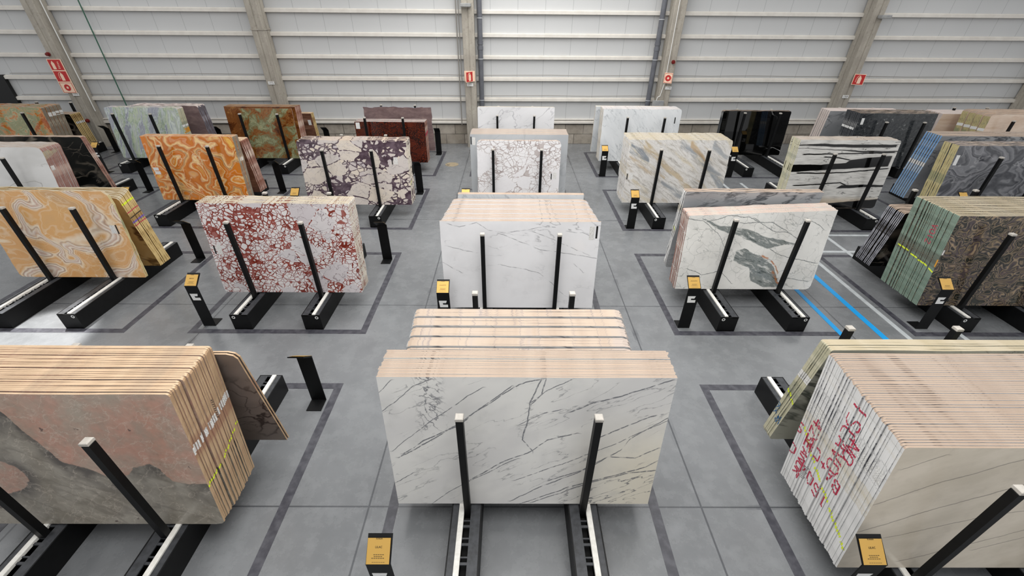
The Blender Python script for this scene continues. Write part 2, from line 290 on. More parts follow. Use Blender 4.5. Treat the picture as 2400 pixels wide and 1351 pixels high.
def statuario():
    g = G('white_marble_face', .15); w = g.warp(g.obj, 5, .06, 5); X, _, Z = g.sep(w)
    c = g.mix(g.step(g.noise(g.obj, 1.4, 4), .4, .65), 'E8E7E8', 'DFDEDF')
    k = None
    for p in ([(-1.31, 1.75), (-1.11, 1.69), (-0.79, 1.77), (-0.57, 1.63)], [(-0.41, 1.58), (-0.02, 1.42), (0.38, 1.25), (0.81, 1.19), (1.46, 1.08)], [(0.11, 1.64), (0.45, 1.53), (0.75, 1.39), (1.3, 1.14)], [(0.86, 1.62), (1.15, 1.59), (1.43, 1.45)], [(-1.36, 1.32), (-1.08, 1.24), (-0.79, 1.18)], [(-0.42, 0.95), (-0.01, 0.87), (0.37, 0.78), (0.63, 0.56), (0.78, 0.38), (0.99, 0.22)], [(-1.44, 0.98), (-1.23, 0.83), (-1.1, 0.77)], [(-0.57, 1.63), (-0.28, 1.58), (0.11, 1.64), (0.37, 1.69)], [(1.04, 0.96), (1.22, 0.78)]):
        q = g.vein(X, Z, p, .003, soft=.008); k = q if k is None else g.mx(k, q)
    k = g.mul(k, g.step(g.noise(g.obj, 7, 3), .35, .6))
    top = g.step(Z, .9, 1.7)
    k = g.mx(k, g.mul(g.mul(g.ridge(g.map(w, rot=(0, -12, 0), sc=(.35, 1, 1)), 3, .014, 5), g.step(g.noise(g.obj, 1.5, 2), .48, .6)), g.add(g.mul(top, .6), .2)))
    return g.out(g.mix(g.mul(k, .7), c, '77777C'))
# ---------------------------------------------------------------- materials table
M = {}
M['lilac'] = lilac(); M['arab'] = arabesque(); M['pinkgrey'] = pinkgrey(); M['panda'] = panda(); M['statuario'] = statuario()
M['lilac2'] = st_veined('white_grey_veined_face', 'D5D4D3', 'BDBDBD', '55575F', -25, 2.5, .03, 3, 3)
M['greige'] = greige()
M['brownmarble'] = st_veined('brown_marble_face', '8B7C73', '746860', '40342F', 10, 2., .03, 5, 1.6, .35)
M['wh_warm'] = st_veined('white_grey_streaked_face', 'DEDDDB', 'C9C8C5', '9A9691', 15, 1.0, .012, 8, 2, fine=False, strength=.7)
M['carrara'] = st_veined('fine_grained_white_face', 'DDDFE0', 'CBCED0', '9EA2A6', -60, 5, .03, 11, 3, strength=.7)
M['calac4'] = st_veined('white_thin_veined_face', 'DCDBDC', 'D0CFD0', '8D8C92', 25, 1.3, .012, 13, 2.2, strength=.7)
M['greystat'] = st_veined('plain_grey_white_face', 'B9BCBE', 'A9ACAF', '8A8E92', 60, 1.5, .02, 17, 2, strength=.4)
M['greymarble'] = st_veined('grey_veined_face', 'A9AAAC', '8F9194', '55585C', 10, 3, .035, 19, 3)
M['yellowstone'] = st_veined('yellow_brown_veined_face', 'B5945B', '9E8150', '4B2E17', -30, 1.2, .035, 23, 1.3, warm='C6A566')
M['greenveined'] = st_veined('cream_grey_veined_face', 'BDBBAA', 'A3A396', '5C5F55', -20, 2.2, .04, 29, 3)
M['blackveined'] = st_veined('black_cloudy_face', '1B1D1B', '101110', '7C7468', 20, .9, .03, 31, 2, .1, warm='5B5349')
M['blackgloss'] = st_veined('polished_black_face', '050505', '070707', 'B9B9B9', -12, .7, .006, 37, 3, .03, fine=False, strength=.8)
M['redbreccia'] = st_breccia2('red_breccia_face', 'D8D3D3', 'CBC4C6', 'DFDAD8', '74281C', '93453A', '6E5A60', 2.8, 13., .24, .03, .12, 2, elong=1.15, hairk=1.)
M['viola'] = st_breccia2('purple_breccia_face', 'DDD1C1', 'C8C1BF', 'C2B9BA', '43333D', '675760', '7A6E72', 2.3, 8., .42, .05, .24, 9, elong=1.45, hairk=.6, gone_k=1.04)
M['whitebreccia'] = st_breccia2('white_outlined_breccia_face', 'E6E4E5', 'DFDCDD', 'E4E1E1', 'A09491', 'B8ADAA', 'CFC9C9', 1.7, 9., .35, .016, .05, 15, elong=1.3, hairk=.35, gone_k=1.02)
M['redagglo'] = st_breccia2('dark_red_breccia_face', '5E2412', '481A10', '532012', '1E0B09', '2E120E', '2A0F0B', 5, 16., .25, .05, .16, 21, elong=1., stain='1C0D0B')
M['darkbrownonyx'] = st_swirl('dark_brown_onyx_face', [(.36, '2E180C'), (.45, '5A3014'), (.5, '7A4A22'), (.56, '6A4020'), (.64, '9A6A38')], 91, 2.4, 60, 1.4, wamt=.7, fine=16)
M['orangeonyx'] = st_onyx('orange_onyx_face', [(.30, 'A9764A'), (.36, 'C9782C'), (.41, 'D98A34'), (.425, 'F0CF96'), (.44, 'CC6E1C'), (.49, 'D07A26'), (.52, 'A98058'), (.535, 'E8BE7C'), (.55, 'CF7A2A'), (.585, 'B9641C'), (.6, 'F2D49A'), (.62, 'C86312'), (.66, 'D2801F'), (.7, 'E9B65A')], 4.4, 1.05, 26, elong=1.)
M['paleonyx'] = st_onyx('peach_onyx_face', [(.30, 'C9A277'), (.38, 'D8A970'), (.43, 'D9A66C'), (.452, 'EBDCC6'), (.462, '9A7764'), (.472, 'E6DCD0'), (.5, 'C4A594'), (.515, 'E9DFD2'), (.53, 'A98670'), (.54, 'E9D6BA'), (.56, 'D5A066'), (.62, 'D9A974'), (.68, 'CC9358')], 12.3, 1.0, 18, crackle='E8CFA8', elong=1.25, line='EADBC4')
M['brownonyx'] = st_swirl('brown_green_onyx_face', [(.34, '3E210F'), (.42, '6B3C18'), (.47, '8A5A2C'), (.5, '6E6240'), (.54, '7C8060'), (.6, '9A9A76'), (.64, '7A4A22'), (.7, 'C0AF8C')], 6, 2., 30, 1.2, wamt=.8, fine=16)
M['orangegreen'] = st_swirl('orange_green_onyx_face', [(.38, '8A3E14'), (.45, 'B0621F'), (.485, 'C08A54'), (.5, '9A9470'), (.56, '848762'), (.6, 'A9A884'), (.64, 'B56A2A'), (.7, 'C4B894')], 16, 1.4, 10, 1.2, wamt=.8, fine=14)
M['greenlilac'] = st_swirl('green_and_lilac_swirl_face', [(.34, '7F8B86'), (.4, 'A2A5AE'), (.45, '90939E'), (.48, 'C2CAC6'), (.5, '8F9E8C'), (.53, 'B9C4A8'), (.56, 'A6ACAA'), (.6, 'CCD3CA'), (.66, '8E98A0')], 26, 2., 75, 3.6, wamt=.6, fine=8)
M['browngreen'] = st_onyx('dark_green_brown_swirl_face', [(.28, '141613'), (.35, '34352F'), (.39, '1E1F1B'), (.42, '7E6D57'), (.435, '3F3B38'), (.47, '2A2A27'), (.49, '6A5F5A'), (.505, 'A58F70'), (.52, '3C3838'), (.55, '5C5052'), (.575, '1A1B18'), (.6, '8A765C'), (.62, '353532'), (.67, '57494A'), (.72, '9A856A')], 33, 4.6, 10, elong=1.25, line='9A8870', lk=.55)
M['greyswirl'] = st_onyx('grey_banded_swirl_face', [(.32, '47484C'), (.38, '6A6B6F'), (.4, '3A3B40'), (.43, '717276'), (.46, '4A4B50'), (.48, '86868A'), (.5, '5B5C61'), (.53, '3E3F44'), (.55, '7C7C80'), (.6, '707175'), (.64, '47484D'), (.68, '66676B')], 43, 1.2, 22, elong=1.5, line='9A9A9C', lk=.7)
M['darkgranite'] = st_swirl('dark_grey_granite_face', [(.36, '0D0F11'), (.44, '24272A'), (.49, '3E4144'), (.515, '1A1C1E'), (.56, '4A4D4F'), (.59, '202224'), (.66, '8A8C8C')], 53, 11, 35, 1.3, wamt=.3, fine=46)
M['woodbrown'] = st_swirl('brown_streaked_face', [(.35, '4A3228'), (.47, '6B4A3B'), (.55, '7F5B49'), (.65, 'A08272')], 63, 4, 0, 5, wamt=.15)
M['purple'] = st_swirl('dusky_purple_face', [(.35, '6C5857'), (.5, '7F6B6A'), (.65, '97807C')], 66, 2.5, 0, 2, wamt=.3)
M['travertine'] = st_swirl('cream_travertine_face', [(.35, 'C9AE97'), (.5, 'D8C2AE'), (.65, 'E2D2C2')], 73, 2, 0, 5, wamt=.2)
M['palissandro'] = diagonal()
def edge_mat(name, a, b, c=None, sc=4, line=None):
    g = G(name, .75, .3); v = g.map(g.obj, sc=(1, 4, 1)); n = g.noise(v, sc, 6, .6)
    col = g.mix(g.step(n, .35, .65), a, b)
    if c: col = g.mix(g.mul(g.step(g.noise(g.map(g.obj, loc=(5, 5, 5)), 2.2, 5, .6), .52, .62), .8), col, c)
    if line:
        r = g.mul(g.ridge(g.map(g.obj, sc=(1, 1, 1)), 3, .012, 4), .5); col = g.mix(r, col, line)
    g.bump(n, .15, .004)
    return g.out(col)
E_ = {}
E_['cream'] = edge_mat('sawn_cream_edge', 'A69484', '9C8979')
E_['creamw'] = edge_mat('sawn_pale_edge', 'B2A791', 'A69A80')
E_['creamv'] = edge_mat('sawn_veined_edge', 'B0A090', 'A29080', 'A89C94', line='6F6A70')
E_['pinkc'] = edge_mat('sawn_pink_edge', 'B59A8E', 'B4A699')
E_['tan'] = edge_mat('sawn_tan_edge', 'C3A98C', 'B49A7E', 'AC967E')
E_['tansd'] = edge_mat('tan_side_edge', 'B89C7C', 'A38668', '96705A', sc=7)
E_['white'] = edge_mat('white_grey_side_edge', 'DDDCDA', 'CFCECC', 'C3B8A0', line='8C8C8C')
E_['whitec'] = edge_mat('white_cream_side_edge', 'D6CEBF', 'C6BDAF', line='A09A90')
E_['red'] = edge_mat('reddish_brown_side_edge', '85625A', '9A766C', 'B59A8E', sc=10)
E_['green'] = edge_mat('green_grey_side_edge', '5E6F62', '77877A', '55524A', sc=12)
E_['stripe'] = edge_mat('grey_resin_side_edge', '9A9AA0', '6A6A70', '2A2A2C', sc=10)
E_['blue'] = edge_mat('blue_resin_side_edge', '5E86B4', '86A2BE', 'A9B6C4', sc=5)
E_['yellow'] = edge_mat('yellow_side_edge', 'B49A66', 'C9B07C', '8C6B42', sc=8)
E_['yellowpale'] = edge_mat('pale_yellow_side_edge', 'BCB084', 'A79A70', '7F8468', sc=7)
E_['greencream'] = edge_mat('greenish_cream_side_edge', 'ABA78C', 'C1BCA4', '888A78', sc=6)
E_['greybrown'] = edge_mat('grey_brown_side_edge', '857B6D', '756A5C', '9C9280', sc=9)
E_['dark'] = edge_mat('dark_side_edge', '34363A', '4B4D50', '8A8A8A', sc=12)
E_['redbr'] = edge_mat('red_brown_streaked_side_edge', 'A98A7E', '7A4A3A', 'C9B6A8', sc=8)
E_['purplegrey'] = edge_mat('purple_grey_side_edge', '77737C', '5E5B63', '9C98A0', sc=8)
E_['pinkish'] = edge_mat('pinkish_white_side_edge', 'D0C4BE', 'C2B4AD', sc=5)

steel = noisy('black_painted_steel', '050506', '0A0B0C', 9, .5); steel.node_tree.nodes['Principled BSDF'].inputs['Specular IOR Level'].default_value = .25
railtop = noisy('scuffed_black_steel', '26282B', '3A3C40', 14, .5)
strip = noisy('white_rubber', 'E2E0DA', 'CFCDC6', 20, .6)
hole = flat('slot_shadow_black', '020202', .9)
capm = noisy('grey_plastic_cap', 'B9B4AC', 'A39E96', 12, .6)
gold = G('brushed_gold_plate', .38); gold.b.inputs['Metallic'].default_value = .35; gold = gold.out('C29A4E')
ink = flat('dark_ink', '2E2413', .6)
whitepaint = flat('white_lettering_paint', 'E4E4E2', .5)
labelm = G('printed_paper_label', .6); _x, _y, _z = labelm.sep(labelm.obj)
labelm = labelm.out(labelm.mix(labelm.mul(labelm.step(labelm.noise(labelm.map(labelm.obj, sc=(1, 1, 9)), 55, 2), .53, .56), .75), 'E8E6E2', '4A4A4A'))
barm = flat('black_bar_print', '0A0A0A', .5)
redp = flat('red_wax_crayon', 'B3304A', .7); yelp = flat('fluorescent_yellow_crayon', 'D3E32E', .7); blup = flat('blue_paint_pen', '2D5F8E', .7); blkp = flat('black_marker', '1E1E1E', .7); purp = flat('purple_crayon', '6A56A0', .7); orap = flat('orange_paint', 'C88A24', .7)

# ---------------------------------------------------------------- mesh helpers
def obj(name, verts, faces, mats, parent=None, loc=(0, 0, 0), rot=(0, 0, 0), mi=None, smooth=False):
    me = bpy.data.meshes.new(name); me.from_pydata(verts, [], faces)
    for mm in (mats if isinstance(mats, (list, tuple)) else [mats]): me.materials.append(mm)
    if mi: me.polygons.foreach_set('material_index', mi)
    if smooth: me.polygons.foreach_set('use_smooth', [True] * len(faces))
    me.update(); o = bpy.data.objects.new(name, me); C.objects.link(o); o.parent = parent; o.location = loc; o.rotation_euler = rot
    return o
class MB:
    def __init__(s): s.v = []; s.f = []; s.m = []
    def box(s, x0, x1, y0, y1, z0, z1, mi=0, bev=0.):
        b = len(s.v)
        if bev:
            for z, i in ((z0, bev), (z0 + bev, 0), (z1 - bev, 0), (z1, bev)):
                s.v += [(x0 + i, y0 + i, z), (x1 - i, y0 + i, z), (x1 - i, y1 - i, z), (x0 + i, y1 - i, z)]
            for r in range(3):
                for k in range(4): a = b + r * 4 + k; c = b + r * 4 + (k + 1) % 4; s.f.append((a, c, c + 4, a + 4)); s.m.append(mi)
            s.f += [(b + 3, b + 2, b + 1, b), (b + 12, b + 13, b + 14, b + 15)]; s.m += [mi, mi]; return
        s.v += [(x0, y0, z0), (x1, y0, z0), (x1, y1, z0), (x0, y1, z0), (x0, y0, z1), (x1, y0, z1), (x1, y1, z1), (x0, y1, z1)]
        s.f += [(b + 3, b + 2, b + 1, b), (b + 4, b + 5, b + 6, b + 7), (b, b + 1, b + 5, b + 4), (b + 1, b + 2, b + 6, b + 5), (b + 2, b + 3, b + 7, b + 6), (b + 3, b, b + 4, b + 7)]
        s.m += [mi] * 6
    def prism(s, pts, ax, a0, a1, mi=0):   # polygon in the plane across axis ax
        b = len(s.v); n = len(pts)
        for a in (a0, a1):
            for p, q in pts:
                s.v.append({'x': (a, p, q), 'y': (p, a, q), 'z': (p, q, a)}[ax])
        s.f += [tuple(b + i for i in range(n))[::-1], tuple(b + n + i for i in range(n))]; s.m += [mi] * 2
        for i in range(n): j = (i + 1) % n; s.f.append((b + i, b + j, b + n + j, b + n + i)); s.m.append(mi)
    def tube(s, p, q, r, n=12, mi=0):
        p, q = Vector(p), Vector(q); d = (q - p).normalized(); a = d.orthogonal().normalized(); c = d.cross(a); b = len(s.v)
        for e in (p, q):
            for i in range(n): t = 2 * math.pi * i / n; s.v.append(tuple(e + r * (math.cos(t) * a + math.sin(t) * c)))
        for i in range(n): j = (i + 1) % n; s.f.append((b + i, b + j, b + n + j, b + n + i)); s.m.append(mi)
        s.f += [tuple(b + i for i in range(n))[::-1], tuple(b + n + i for i in range(n))]; s.m += [mi] * 2
    def build(s, name, mats, parent=None, loc=(0, 0, 0), rot=(0, 0, 0)):
        o = obj(name, s.v, s.f, mats, parent, loc, rot, s.m)
        bm = bmesh.new(); bm.from_mesh(o.data); bmesh.ops.recalc_face_normals(bm, faces=bm.faces); bm.to_mesh(o.data); bm.free()
        return o
def tag(o, label, cat, group=None):
    if len(label.split()) > 16: print('LONG', label)
    o['label'] = label; o['category'] = cat
    if group: o['group'] = group
    return o
def struct(o): o['kind'] = 'structure'; return o
def empty(name, loc, rz=0):
    o = bpy.data.objects.new(name, None); C.objects.link(o); o.location = loc; o.rotation_euler = (0, 0, rz); o.empty_display_size = .1; return o
def text(name, body, size, mat, parent, loc, rot, ax='CENTER'):
    cu = bpy.data.curves.new(name, 'FONT'); cu.body = body; cu.size = size; cu.align_x = ax; cu.align_y = 'CENTER'; cu.extrude = .0006
    cu.materials.append(mat); o = bpy.data.objects.new(name, cu); C.objects.link(o); o.parent = parent; o.location = loc; o.rotation_euler = rot
    bpy.context.view_layer.update(); dg = bpy.context.evaluated_depsgraph_get(); me = bpy.data.meshes.new_from_object(o.evaluated_get(dg))
    n = bpy.data.objects.new(name, me); C.objects.link(n); n.parent = parent; n.location = loc; n.rotation_euler = rot
    bpy.data.objects.remove(o); bpy.data.curves.remove(cu); n.name = name; return n

# ---------------------------------------------------------------- the hall
def wy(x): return 20.53 + .0257 * x          # the far wall runs slightly askew
WA = math.atan(.0257)
g = G('polished_concrete', .3, .5); v = g.pos
px_, py_, _pz = g.sep(v)
n1 = g.noise(v, .55, 6, .6); n2 = g.noise(v, 3.5, 6, .65); n3 = g.noise(g.map(v, sc=(1, 1, 1)), 38, 3, .6)
c = g.mix(g.step(n1, .3, .7), '66686A', '757779'); c = g.mix(g.mul(g.step(n2, .4, .75), .5), c, '808284'); c = g.mix(g.mul(g.step(n3, .62, .72), .35), c, '585A5E')
pit_ = g.sub(1., g.step(g.vor(v, 5.5, 'F1'), .02, .05)); c = g.mix(g.mul(g.mul(pit_, g.step(g.noise(v, 2, 2), .5, .6)), .5), c, '3A3B3D')
sc_ = g.ridge(g.warp(v, 2, .3), 2.5, .004, 6); c = g.mix(g.mul(g.mul(sc_, g.step(g.noise(v, .9, 3), .5, .62)), .35), c, '5A5C60')
wv = g.warp(v, 3., .03); jx, jy, _ = g.sep(wv)
def joint(a, off, sp, w):
    t = g.math('FRACT', g.math('MULTIPLY_ADD', a, 1 / sp, -off / sp + 50.5)); return g.sub(1., g.step(g.math('ABSOLUTE', g.sub(t, .5)), w / sp, (w + .008) / sp))
J = g.mx(joint(px_, -1.8, 4.3, .008), joint(py_, 3.03, 4.44, .006))
smear = g.mul(g.mx(joint(jx, -1.8, 4.3, .05), joint(jy, 3.03, 4.44, .03)), g.step(g.noise(v, 1.1, 4), .53, .68))
c = g.mix(g.mul(smear, g.mul(g.noise(v, 14, 4), .9)), c, '3A3C42'); c = g.mix(g.mul(J, .75), c, '383A3E')
g.bump(n2, .05, .01)
floor_m = g.out(c, g.add(g.mul(n2, .22), .16))
fb = MB(); fb.box(-34, 36, -6, 22.5, -.2, 0); struct(fb.build('floor', floor_m))

g = G('wall_panel_light_grey', .45); X, Y, Z = g.sep(g.obj)
t = g.math('FRACT', g.math('MULTIPLY_ADD', X, 1 / 1.12, 30.25)); sm = g.sub(1., g.step(g.math('ABSOLUTE', g.sub(t, .5)), .004, .011))
c = g.mix(g.noise(g.obj, .4, 3), 'B9BABA', 'C2C3C3'); c = g.mix(g.mul(sm, .75), c, '8E9091'); panel_m = g.out(c)
wl = MB(); wl.box(-34, 36, 0, .2, .9, 11); struct(wl.build('wall_back', panel_m, loc=(0, 20.53, 0), rot=(0, 0, WA)))
g = G('concrete_block_plinth', .85); bt = g.n.new('ShaderNodeTexBrick'); X, Y, Z = g.sep(g.obj)
cmb = g.n.new('ShaderNodeCombineXYZ'); g.set(cmb.inputs[0], X); g.set(cmb.inputs[1], Z); g.t.links.new(cmb.outputs[0], bt.inputs[0])
bt.inputs['Scale'].default_value = 1; bt.inputs['Brick Width'].default_value = .85; bt.inputs['Row Height'].default_value = .45; bt.inputs['Mortar Size'].default_value = .014
bt.inputs['Color1'].default_value = lin('AFA79B'); bt.inputs['Color2'].default_value = lin('877F73'); bt.inputs['Mortar'].default_value = lin('4F4A43')
c = g.mix(g.mul(g.step(g.noise(g.obj, 4, 7, .65), .4, .7), .5), bt.outputs['Color'], '6F6860'); c = g.mix(g.mul(g.step(g.noise(g.obj, .9, 3), .5, .7), .35), c, 'ADA69C')
plinth_m = g.out(c); g.bump(g.noise(g.obj, 20, 5), .3)
wl = MB(); wl.box(-34, 36, -.02, .2, 0, .9); struct(wl.build('wall_plinth', plinth_m, loc=(0, 20.53, 0), rot=(0, 0, WA)))
girt_m = noisy('cream_painted_girt', 'D9D5CD', 'CFCAC2', 3, .4)
dark_m = flat('dark_gap', '3A3A38', .8)
for i, z in enumerate((.93, 1.88, 2.70, 3.53, 4.34, 5.15, 5.96, 6.8, 7.6)):
    b = MB(); h = .1 if i == 0 else .125
    b.box(-34, 36, -.13, 0, z, z + h, 0, .006); b.box(-34, 36, -.08, 0, z + h, z + h + .022, 0)
    if i == 0: b.box(-34, 36, -.05, 0, z - .05, z, 1); b.box(-34, 36, -.1, 0, z + .15, z + .2, 0)
    b.build('trim_%d' % (i + 1), [girt_m, dark_m], loc=(0, 20.53, 0), rot=(0, 0, WA))['kind'] = 'structure'
cond = flat('grey_conduit', '8A8680', .5)
for z in (2.93, 2.11):
    b = MB(); zz = z; xs = [-21 + i * 1.75 for i in range(30)]
    for a, bb in zip(xs, xs[1:]):
        b.tube((a, -.1, zz + .012 * math.sin(a * 1.3)), (bb, -.1, zz + .012 * math.sin(bb * 1.3)), .012, 6)
    tag(b.build('wall_conduit', cond, loc=(0, 20.53, 0), rot=(0, 0, WA)), 'thin grey conduit above the %s wall rail' % ('fifth' if z > 2.5 else 'sixth'), 'conduit')
g = G('raw_concrete_column', .9); n = g.noise(g.map(g.obj, sc=(1, 1, .35)), 3, 8, .65)
c = g.mix(g.step(n, .3, .7), '938D83', 'AAA499'); c = g.mix(g.mul(g.step(g.noise(g.obj, 12, 5), .55, .7), .4), c, '7A746A'); g.bump(n, .3); col_m = g.out(c)
pvc = noisy('dark_grey_pvc', '54565C', '606268', 4, .4); pvcb = flat('pipe_clip', 'A9ABAD', .4)
cols = [-18.35, -10.02, -1.72, 6.68, 14.75, 23.4]
nums = ['1773', '1772', '1771', '1770', '1769', '']
descc = ['far left concrete column carrying three stacked red fire signs', 'plain concrete column with number plate 1772', 'concrete column at centre with narrow extinguisher sign', 'concrete column with fire hose ring sign and white cable', 'concrete column with extinguisher sign on right', 'concrete column cut off at the right edge']
signred = flat('sign_red', 'B32020', .5); signcr = flat('sign_cream', 'E9C9B0', .5); platew = flat('plate_white', 'DCDCDA', .5)
for i, x in enumerate(cols):
    y = wy(x); b = MB()
    hw = .24; 
    b.prism([(-hw + .02, -.62), (-.03, -.62), (-.02, -.595), (.02, -.595), (.03, -.62), (hw - .02, -.62), (hw, -.60), (hw, -.37), (hw - .03, -.36), (hw - .03, -.31), (hw, -.30), (hw, -.05), (-hw, -.05), (-hw, -.30), (-hw + .03, -.31), (-hw + .03, -.36), (-hw, -.37), (-hw, -.60)], 'z', 0, 9)
    b.box(-hw - .03, hw + .03, -.64, -.05, 4.55, 4.6) if i == 1 else None
    o = b.build('concrete_column', col_m, loc=(x, y, 0), rot=(0, 0, WA)); o['kind'] = 'structure'; o['label'] = descc[i]
    if nums[i]:
        zz = {0: 2.2, 1: 2.66, 2: 2.62, 3: 2.52, 4: 2.2}[i]
        pl = empty('number_plate', (x + (.12 if i in (0, 3) else 0), y - .645, zz)); tag(pl, ['small white plate below the three fire signs', 'small white plate on the plain second column', 'white number plate under the narrow sign on the centre column', 'white number plate under the hose ring sign', 'tilted white number plate on the right column'][i], 'number plate')
        bb = MB(); bb.box(-.13, .13, -.006, 0, -.06, .06, 0, .002); bb.build('plate', platew, pl)
        text('lettering', nums[i], .1, ink, pl, (0, -.008, 0), (rad(90), 0, 0))
def ring(b, cx, cz, r0, r1, y, n=28, mi=0):
    k = len(b.v)
    for i in range(n):
        t = 2 * math.pi * i / n
        for r in (r0, r1): b.v.append((cx + r * math.cos(t), y, cz + r * math.sin(t)))
    for i in range(n):
        j = (i + 1) % n; b.f.append((k + 2 * i, k + 2 * i + 1, k + 2 * j + 1, k + 2 * j)); b.m.append(mi)
def disc(b, cx, cz, r, y, n=24, mi=0):
    k = len(b.v); b.v += [(cx + r * math.cos(2 * math.pi * i / n), y, cz + r * math.sin(2 * math.pi * i / n)) for i in range(n)]
    b.f.append(tuple(k + i for i in range(n))); b.m.append(mi)
def extinguisher(b, cx, cz, s, y, mi=1, hose=True):
    pts = [(-.055, -.15), (.055, -.15), (.06, -.14), (.06, .05), (.035, .09), (.02, .1), (.02, .13), (-.02, .13), (-.02, .1), (-.035, .09), (-.06, .05), (-.06, -.14)]
    b.prism([(cx + p * s, cz + q * s) for p, q in pts], 'y', y, y + .002, mi)
    if hose:
        q = [(-.0, .145), (-.06, .13), (-.1, .08), (-.115, 0), (-.11, -.1)]
        for (a, c_), (d, e) in zip(q, q[1:]):
            b.tube((cx + a * s, y, cz + c_ * s), (cx + d * s, y, cz + e * s), .008 * s, 6, mi)
def fire_sign(x, z, w, h, kind, label, rz=0, group=None, yy=None):
    t = empty('fire_sign', (x, (wy(x) - .66) if yy is None else yy, z), rz); tag(t, label, 'sign', group)
    b = MB(); b.box(-w / 2, w / 2, -.012, .012, -h / 2, h / 2, 0, .002); b.build('panel', signcr, t)
    b = MB()
    if kind == 'ring':
        b.box(-w * .45, w * .45, -.016, -.0125, -h * .45, -h * .42, 0); b.box(-w * .45, w * .45, -.016, -.0125, h * .42, h * .45, 0)
        b.box(-w * .45, -w * .42, -.016, -.0125, -h * .45, h * .45, 0); b.box(w * .42, w * .45, -.016, -.0125, -h * .45, h * .45, 0)
        ring(b, 0, 0, h * .11, h * .3, -.016, mi=0)
    else:
        b.box(-w * .45, w * .45, -.016, -.0125, -h * .45, h * .45, 0)
        extinguisher(b, .02 if kind != 'horn' else -.1, 0, h / .4, -.019, 1, kind == 'ext')
        if kind == 'horn':
            for q in range(5): b.box(.05 + .012 * q, .13 + .005 * q, -.019, -.017, -.13 + .055 * q, -.105 + .055 * q, 1)
    b.build('pictogram', [signred, signcr], t)
    return t
fire_sign(-18.40, 3.30, .56, .42, 'horn', 'red fire alarm and extinguisher sign at the top of three')
fire_sign(-18.40, 2.88, .56, .42, 'ext', 'red extinguisher sign in the middle of three')
fire_sign(-18.40, 2.46, .56, .42, 'ring', 'cream sign with a red ring at the bottom of three')
b = fire_sign(-1.72, 2.95, .40, .40, 'ext', 'narrow three-sided extinguisher sign on the centre column', rad(50), None, wy(-1.72) - .86)
bb = MB(); bb.box(-.22, .22, 0, .01, -.2, .2); tag(bb.build('sign_backing', signcr, loc=(-1.72, wy(-1.72) - .65, 2.95)), 'pale backing board behind the angled sign on the centre column', 'board')
fire_sign(6.68, 2.92, .34, .40, 'ring', 'cream sign with red hose ring on the column by the downpipe', rad(-25), None, wy(6.68) - .75)
fire_sign(14.93, 2.90, .42, .42, 'ext', 'red extinguisher sign on the rightmost full column', rad(-20), None, wy(14.93) - .78)
# downpipes
for x, lb in ((-1.26, 'dark grey downpipe right of the centre column'), (6.12, 'dark grey downpipe left of the hose sign column')):
    y = wy(x) - .3; t = empty('downpipe', (x, y, 0)); tag(t, lb, 'pipe')
    b = MB(); b.tube((0, 0, 0), (0, 0, 9), .105, 18)
    for z in (3.9, 4.1): b.tube((0, 0, z), (0, 0, z + .12), .12, 18)
    b.build('pipe', pvc, t)
    for z in (1.95, 3.55, 5.0): bb = MB(); bb.tube((0, 0, z), (0, 0, z + .03), .122, 18); bb.build('clip', pvcb, t)
greenp = flat('green_cable', '2F5A48', .5)
b = MB(); b.tube((0, 0, .9), (0, 0, 9), .022, 8); tag(b.build('green_cable', greenp, loc=(-16.75, wy(-16.75) - .18, 0)), 'thin green vertical cable on the wall left of the second column', 'cable')
b = MB(); b.tube((0, 0, 1.5), (0, 0, 9), .018, 8); tag(b.build('white_cable', platew, loc=(-17.95, wy(-18) - .45, 0)), 'thin pale cable running down the far left column', 'cable')
b = MB(); b.tube((0, 0, 2.75), (0, 0, 9), .014, 8); b.tube((0, 0, 2.75), (-.1, 0, 2.2), .014, 8); b.tube((-.1, 0, 2.2), (-.2, 0, 2.15), .014, 8); b.tube((-.2, 0, 2.15), (-.22, 0, 1.98), .014, 8)
tag(b.build('white_cable', platew, loc=(6.60, wy(6.7) - .66, 0)), 'white cable running down to the grey box on the column', 'cable')
b = MB(); b.tube((0, 0, .9), (0, 0, 9), .02, 8); b.tube((.1, 0, 2.6), (.1, 0, 9), .014, 8); tag(b.build('grey_cable', cond, loc=(-2.2, wy(-2.2) - .2, 0)), 'grey cables left of the centre column', 'cable')
boxm = noisy('grey_metal_box', '9A9A98', '86888A', 6, .5)
b = MB(); b.box(-.24, .24, -.1, .0, -.11, .11, 0, .01); tag(b.build('junction_box', boxm, loc=(6.45, wy(6.45) - .66, 1.92)), 'small grey box at the foot of the white cable', 'box')
for x, z, lb in ((-1.75, 5.42, 'grey lamp box at the top of the centre column'), (14.95, 5.15, 'grey lamp box at the top of the right column')):
    t = empty('wall_lamp', (x, wy(x) - .64, z)); tag(t, lb, 'lamp')
    b = MB(); b.box(-.2, .2, -.24, 0, -.03, .08, 0, .01); b.build('housing', boxm, t)
    b = MB(); b.box(-.16, .16, -.2, -.03, -.045, -.032); b.build('diffuser', platew, t)
alarm = flat('alarm_red', '6E1E1C', .3)
for x, z, lb in ((-18.5, 3.68, 'dark red alarm sounder above the three fire signs'), (6.80, 3.52, 'dark red alarm sounder above the hose ring sign'), (-18.3, 1.15, 'small red call point low on the far left column')):
    t = empty('alarm_sounder', (x, wy(x) - .63, z)); tag(t, lb, 'alarm')
    b = MB(); b.tube((0, 0, 0), (0, -.05, 0), .075, 16); b.build('base', alarm, t); b = MB(); b.tube((0, -.05, 0), (0, -.11, -.01), .055, 16); b.build('horn', alarm, t)
